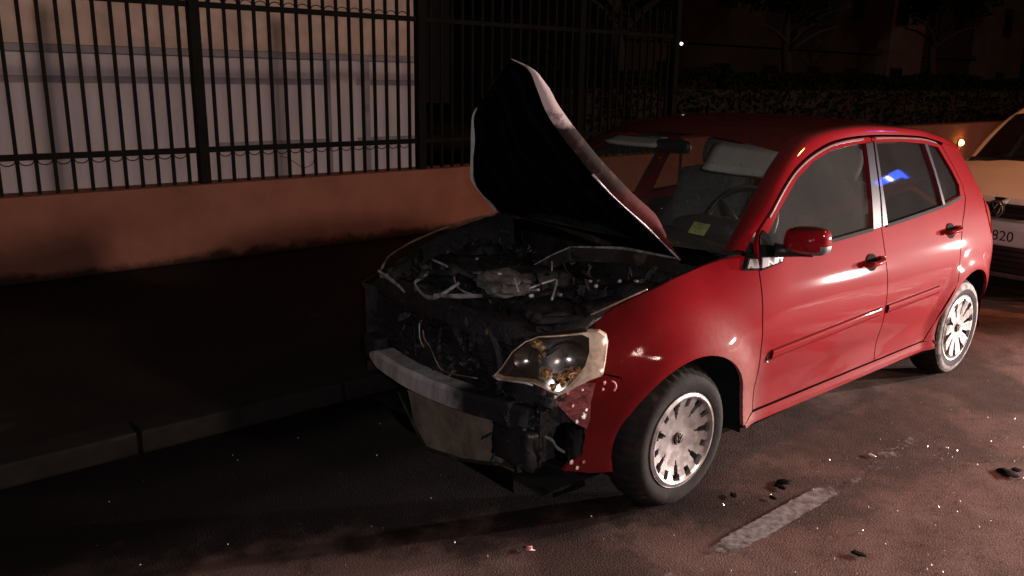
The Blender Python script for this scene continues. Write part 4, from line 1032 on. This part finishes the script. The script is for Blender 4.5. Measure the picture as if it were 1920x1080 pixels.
# ---- driver's side bumper remnant, ragged
rag = [(-.505, .262), (-.47, .30), (-.485, .335), (-.448, .36), (-.452, .40), (-.43, .425), (-.462, .455), (-.47, .50), (-.535, .545), (-.575, .585), (-.560, .600), (-.50, .615), (-.418, .632)]
lift('bumper_remnant', arch(.008, 148, 187, 8, .355)+[(-.346, .246), (-.42, .246)]+rag+[(-.338, .606)], lambda a, c: S1(a, c, 0), RED, car, (), .022, (0, .014, 0), False, lambda a, c: Hn(a, c, -1))
br = lift('melted_edge', [(-.480, .448), (-.432, .418), (-.428, .46), (-.44, .53), (-.43, .60), (-.50, .613), (-.58, .598), (-.60, .570), (-.55, .53)], lambda a, c: S1(a, c, .004+.006*noise.noise(Vector((a*22, c*22, 0)))), 'blistered_plastic', car, (), .014, (0, .01, 0))
for (px, pz, s, mt) in ((-.455, .475, .016, 'white_flake'), (-.475, .455, .011, 'white_flake'), (-.452, .500, .008, 'white_flake'), (-.478, .292, .012, 'white_flake'), (-.462, .270, .010, 'white_flake'), (-.40, .60, .010, 'pink_flake'), (-.404, .575, .008, 'pink_flake'), (-.52, .575, .013, 'pink_flake'), (-.475, .58, .008, 'pink_flake'), (-.44, .29, .009, 'pink_flake'), (-.50, .52, .008, 'pink_flake')):
    p = S1(px, pz, .006); lump('paint_flake', p, (s*1.3, .005, s*1.3), mt, car, .5, 6, Matrix.Rotation(px*40, 3, 'Y'), 3, .3, int(px*1000))
pth = cr([(-.392, -.758, .612), (-.383, -.763, .606), (-.378, -.766, .59), (-.385, -.764, .575)], 4); tube('paint_curl', pth, .0035, 'pink_flake', car, 6)
ribbon('bare_strip', [(-.565, -.615, .398), (-.552, -.638, .388), (-.545, -.655, .365), (-.53, -.682, .352)], .008, 'ash_lump', car, (.2, .4, 1))
lump('charred_lamp', (-.48, -.645, .37), (.09, .08, .12), SOOTS, car, .25, 5, None, 7, .5, 19)
# hanging lip of the bumper skin under the nose
rows = [[Vector((-.47-.20*t, -.725+.28*t+.0, .245-.20*t-.012*k+.01*noise.noise(Vector((t*6, k, 0))))) for t in [j/30 for j in range(11)]] for k in (0, 1, 2)]
grid('bumper_lip', rows, SOOTS, car)
# ---- headlamp on the driver's side: scorched lens rim, bare reflectors, melted amber residue
hl = sub('headlamp', car, (-.55, -.65, .68))
lift('headlamp_bowl', HLO, lambda a, c: FS(a, c, -.045), 'black_gloss', hl, (), .03)
rim_in = [(.530, .6155), (.500, .6455), (.4555, .7025), (.405, .7405), (.3575, .7605), (.283, .7665), (.205, .770), (.180, .758), (.184, .715), (.202, .672), (.236, .636), (.272, .606), (.296, .592), (.320, .5925), (.3565, .6075), (.385, .6165), (.442, .6155), (.503, .6105)]
lift('lens_rim', HLO, lambda a, c: FS(a, c, .002+.004*noise.noise(Vector((a*20, c*20, 0)))), LENSB, hl, [rim_in], .016, (.03, .02, 0), False)
rows_hl = [[FS(a, c, .002) for a, c in HLO+HLO[:1]], [FS(a, c, -.045) for a, c in HLO+HLO[:1]]]
grid('headlamp_housing', rows_hl, BURNT, hl)
def reflector(s, z, R0, d):
    c = Vector(FS(s, z, -.038)); n = (Vector(FS(s, z, .05))-c).normalized()
    a = n.orthogonal().normalized(); a = Vector((0, 0, 1)); a = (a-n*a.dot(n)).normalized(); b2 = n.cross(a); rows = []
    for k in range(10):
        q = k/9; rows.append([c+(a*math.sin(t)*.92+b2*math.cos(t)*1.1)*R0*q+n*(d*q*q-.0) for t in [2*math.pi*j/30 for j in range(30)]])
    grid('reflector', rows, 'reflector', hl, closed=True, flip=False)
    bs = lathe_geo([(0, .022), (.007, .018), (.009, 0)], (0, 0, 0), 10, 'Z'); rot = n.to_track_quat('Z', 'Y').to_matrix()
    mk('bulb_socket', [rot @ v+c for v in bs[0]], bs[1], 'brake_steel', hl)
reflector(.262, .700, .066, .034); reflector(.400, .683, .050, .028)
for sg, zz, ss, sd_ in ((.300, .632, (.05, .055, .04), 31), (.262, .640, (.05, .06, .038), 32), (.340, .640, (.04, .05, .05), 33), (.318, .606, (.04, .045, .026), 34), (.285, .618, (.04, .05, .03), 35), (.235, .652, (.035, .04, .03), 36), (.375, .735, (.03, .05, .028), 37), (.352, .700, (.022, .022, .07), 38)):
    lump('melted_residue', FS(sg, zz, -.020), tuple(q*.9 for q in ss), AMBER, hl, .30, 9, None, 9, .75, sd_)
pth = [FS(.50+.0-.01*k, .612+.002*k, .002) for k in range(2)]
lift('clouded_lens', rim_in, lambda a, c: FS(a, c, -.001), glass('clouded_lens', (.9, .86, .80), .035, (.45, .34, .25), .18, 30, .3, .8), hl, (), .03, None, True)
tube('lens_edge', [FS(s, z, .004) for s, z in ((.540, .616), (.515, .610), (.480, .611), (.442, .613), (.41, .614), (.385, .608))], [.003, .005, .003, .0035, .005, .003], 'ash_metal', hl, 6)
# shattered opposite headlamp: empty burnt housing
lump('charred_headlamp', (-.43, .57, .64), (.14, .20, .14), SOOT, car, .25, 5, Matrix.Rotation(rad(35), 3, 'Z'), 8, .6, 44)

# ------------------------------------------------------------------ white car parked behind
XF.append(Matrix.Translation((5.24, -.20, 0)) @ Matrix.Diagonal((1, 1, 1.035, 1)))
wc = thing('parked_car', 'white hatchback parked close behind the burnt red car', 'car', (1.2, 0, 0))
build_body(wc, 'white_paint', False)
for x, y, o in ((0, -.715, -1), (2.465, -.715, -1), (0, .715, 1), (2.465, .715, 1)): wheel(wc, (x, y, .279), 'spokes', o)
rows = []
for i in range(16):
    t = i/15; ex = -.50+.85*t; ez = tab(SHUT, ex)-.002; ey = H(ex, ez)-.004; cx = -.685+.86*t; cz = .765+.222*t**.8
    rows.append([(ex+(cx-ex)*(1-s*s), s*ey, ez+(cz-ez)*(1-abs(s)**2.3)) for s in [k/12-1 for k in range(25)]])
grid('hood', rows, 'white_paint', wc, flip=True)
grid('windscreen_cowl', [[(x+.09*(s*s), s*.66, z) for s in [k/10-1 for k in range(21)]] for x, z in ((.13, .962), (.20, .985))], 'black_plastic', wc, flip=True)
sm = 2*_sl[-1]
def fsgrid(name, s0, s1, zs, mat, n=40, off=0):
    rows = [[FS(s0+(s1-s0)*k/n, z, off+o) for k in range(n+1)] for z, o in zs]
    return grid(name, rows, mat, wc)
fsgrid('front_bumper', .0, sm, ((.235, -.03), (.245, .03), (.32, .042), (.46, .045), (.56, .045), (.60, .03), (.625, -.02)), 'white_paint')
fsgrid('lower_grille', .42, sm-.42, ((.25, .052), (.29, .058), (.40, .060), (.435, .052)), 'black_plastic')
for k in range(4): fsgrid('grille_slat', .44, sm-.44, ((.278+k*.04, .060), (.283+k*.04, .066), (.290+k*.04, .060)), 'black_gloss')
fsgrid('bumper_lip', .05, sm-.05, ((.19, .0), (.20, .045), (.235, .05)), 'grey_trim')
g = fsgrid('grille', .47, sm-.47, ((.628, -.01), (.632, .026), (.665, .028), (.705, .024), (.735, .010)), 'black_plastic')
for k in range(3): fsgrid('grille_slat', .48, sm-.48, ((.648+k*.028, .022), (.652+k*.028, .033), (.660+k*.028, .022)), 'black_gloss')
fsgrid('nose_panel', .45, sm-.45, ((.735, .012), (.75, .006), (.775, -.012)), 'white_paint')
for mir in (0, 1):
    lift('headlamp', HLO, lambda a, c: FS(sm-a if mir else a, c, .004), GWH, wc, (), .04, None, bool(mir))
    lift('headlamp_bowl', HLO, lambda a, c: FS(sm-a if mir else a, c, -.03), 'reflector', wc, (), .04, None, bool(mir))
for s in (.30, sm-.30): lump('fog_lamp', FS(s, .33, .035), (.05, .10, .09), 'black_gloss', wc, .03, 2, None, 4, .5)
ec = Vector(FS(_sl[-1], .69, .04))
v, fc = lathe_geo([(0, -.006), (.062, -.006), (.068, 0), (.068, .02)], ec, 32, 'X'); mk('badge_disc', v, fc, 'emblem_dark', wc)
emblem('emblem', ec+Vector((-.008, 0, 0)), .064, wc, 'X', -1)
pc = Vector(FS(_sl[-1], .505, .062))
plt = box('number_plate', pc, (.010, .52, .115), 'plate_white', wc, None, .003)
tc = bpy.data.curves.new('plate_text', 'FONT'); tc.body = 'S 5820'; tc.size = .105; tc.align_x = 'CENTER'; tc.align_y = 'CENTER'; tc.extrude = .001
to = bpy.data.objects.new('plate_text', tc); COL.objects.link(to)
dg = bpy.context.evaluated_depsgraph_get(); tm = bpy.data.meshes.new_from_object(to.evaluated_get(dg)); bpy.data.objects.remove(to)
tv = [(pc.x-.0062, pc.y-v.co.x, pc.z+v.co.y) for v in tm.vertices]; tf = [tuple(p.vertices) for p in tm.polygons]
mk('plate_lettering', tv, tf, 'plate_ink', plt, False)
box('inner_dark', (.0, 0, .5), (.9, 1.1, .4), 'wheel_well', wc)
XF.pop()

# ------------------------------------------------------------------ fire engine in the street (its lamps light the scene)
XF.append(TRUCK)
fe = thing('fire_engine', 'red fire engine with lit headlamps and blue beacons standing in the street', 'truck', (3, 0, 0))
def fb(name, x0, x1, y0, y1, z0, z1, mat, par=fe, bev=.03): return box(name, ((x0+x1)/2, (y0+y1)/2, (z0+z1)/2), (x1-x0, y1-y0, z1-z0), mat, par, None, bev, True)
rows = [[(x, s*1.12, z) for x, z in ((0, .55), (0, 1.35), (.22, 2.25), (.45, 2.5), (2.0, 2.52), (2.0, .55))] for s in (-1, 1)]
grid('cab', rows, 'engine_red', fe, smooth=False)
for s in (-1, 1): mk('cab_side', [(x, s*1.12, z) for x, z in ((0, .55), (0, 1.35), (.22, 2.25), (.45, 2.5), (2.0, 2.52), (2.0, .55))], [(0, 1, 2, 3, 4, 5)], 'engine_red', fe, False)
fb('body', 2.1, 7.2, -1.2, 1.2, .7, 2.75, 'engine_red'); fb('chassis', .2, 7.1, -.9, .9, .42, .69, 'wheel_well')
fb('front_bumper', -.16, .02, -1.15, 1.15, .36, .55, 'black_plastic'); fb('grille', -.03, .02, -.55, .55, .85, 1.2, 'black_plastic')
mk('windscreen', [(.012, -1.0, 1.42), (.012, 1.0, 1.42), (.20, .98, 2.2), (.20, -.98, 2.2)], [(0, 3, 2, 1)], 'window_black', fe, False)
for s in (-1, 1):
    v, fc = lathe_geo([(0, -.045), (.06, -.04), (.085, -.02), (.09, .02)], (0, s*.95, .66), 20, 'X'); mk('headlamp', v, fc, 'lit_headlamp', fe)
    fb('beacon', .75, 1.0, s*.24+.62, s*.24+.94, 2.54, 2.70, 'blue_beacon', fe, .02)
    for x in (1.0, 5.4):
        v, fc = lathe_geo([(.0, -.16), (.28, -.16), (.45, -.14), (.5, -.08), (.5, .08), (.45, .14), (.0, .14)], (x, s*.98, .5), 32); mk('wheel', v, fc, TYRE, fe)
    tube('mirror_arm', [(.25, s*1.12, 2.0), (.1, s*1.32, 1.95), (.1, s*1.34, 1.6)], .02, 'black_plastic', fe)
    fb('mirror', .06, .14, s*1.34-.1, s*1.34+.1, 1.55, 1.95, 'black_plastic')
fb('strobe', .74, .98, .74, .82, 2.54, 2.68, 'white_strobe', fe, .02)
XF.pop()
# ------------------------------------------------------------------ sodium street lamps on the far side of the street, the last one added for light
for i, (x, y, z) in enumerate(LAMPS):
    lp = thing('street_lamp', ('warm white street lamp across the street, opposite the burnt car', 'warm white street lamp across the street towards the left', 'sodium street lamp farther down the street', 'added unseen sodium lamp on a long arm over the street, brightening the white car')[i], 'street lamp', (x, y, 0), 'street lamps')
    tube('pole', cr([(x, y, 0), (x, y, z*.6), (x, y, z*.93), (x, y+.25, z), (x, y+ARMS[i]-.4, z+.06)], 6), .06, 'lamp_pole', lp, 10)
    lump('lamp_head', (x, y+ARMS[i], z+.05), (.28, .85, .16), 'lamp_pole', lp, .02, 2, None, 4, .6)
    v, fc = lathe_geo([(0, -.07), (.08, -.05), (.12, 0), (.12, .03)], (x, y+ARMS[i], z-.04), 18, 'Z'); mk('lamp_bowl', v, fc, ('lit_warm', 'lit_warm', 'lit_sodium', 'lit_sodium')[i], lp)

# ------------------------------------------------------------------ litter on the road
def litter(x, y, s, sd, label, name='charred_fragment', mat='char_bit', cat='debris', group='charred scraps on the road'):
    rn = random.Random(sd); bm = bmesh.new(); bmesh.ops.create_icosphere(bm, subdivisions=2, radius=1)
    for v in bm.verts:
        k = 1+.9*noise.noise(v.co*2.9+Vector((sd, 0, 0)))
        v.co = Vector((v.co.x*s*k*1.3, v.co.y*s*k, max(-.2, v.co.z)*s*.07*k))
    bmesh.ops.rotate(bm, cent=(0, 0, 0), matrix=Matrix.Rotation(rn.uniform(0, 6.28), 3, 'Z'), verts=bm.verts); bm.verts.index_update()
    o = mk(name, [v.co.copy() for v in bm.verts], [tuple(q.index for q in p.verts) for p in bm.faces], mat); bm.free()
    o.location = (x, y, .004); return tag(o, label, cat, group)
litter(1.365, -1.486, .034, 1, 'largest charred scrap, near the right frame edge'); litter(1.43, -1.50, .018, 9, 'small charred scrap beside the largest one')
litter(.517, -.928, .026, 2, 'charred scrap beyond the worn bay line patch'); litter(.47, -.945, .018, 3, 'smaller charred scrap next to the one beyond the bay line')
litter(.361, -.979, .013, 4, 'tiny black scrap just beyond the bay line patch'); litter(.251, -.864, .015, 5, 'tiny black scrap right of the front tyre')
litter(.245, -1.402, .018, 6, 'black scrap at the bottom of the frame, right of middle')
litter(-.661, -.642, .016, 7, 'small pinkish plastic scrap in front of the ragged bumper', 'plastic_scrap', 'pink_flake')
litter(1.06, -1.03, .014, 8, 'pale shard standing on the asphalt beside the sill', 'glass_shard', 'glass_crumb')
# crumbs of glass strewn over the asphalt
parts = []; rnd = random.Random(9)
clus = [(rnd.uniform(-.2, 2.2), rnd.uniform(-1.75, -.95), rnd.uniform(.05, .22)) for k in range(16)]
for k in range(1000):
    if k < 650: cx, cy, cs = rnd.choice(clus); x, y = rnd.gauss(cx, cs*1.6), rnd.gauss(cy, cs)
    elif k < 950: x, y = rnd.gauss(.9, .8), -1.2+rnd.gauss(0, .3)
    else: x, y = rnd.uniform(-2.2, 0), rnd.uniform(-.8, .8)
    if y > -.85 and -.3 < x < 2.8: continue
    s = rnd.choice((.0012, .0015, .0018, .0022, .003, .0042)); a = rnd.uniform(0, 6.28); c, d = math.cos(a)*s, math.sin(a)*s; h = s*rnd.uniform(.6, 1.6)
    parts.append(([(x+c, y+d, .002), (x-d, y+c, .002), (x-c, y-d, .002), (x+d*.3, y-c*.3, .002+h)], [(0, 1, 3), (1, 2, 3), (2, 0, 3)]))
v, fc = join(parts); tag(mk('glass_crumbs', v, fc, 'glass_crumb', None, False), 'crumbs of broken glass strewn over the asphalt', 'debris', kind='stuff')
for q in ((-1.55, 2.6, .10, .05, 61), (-1.25, 2.0, .05, .03, 62)):
    pass
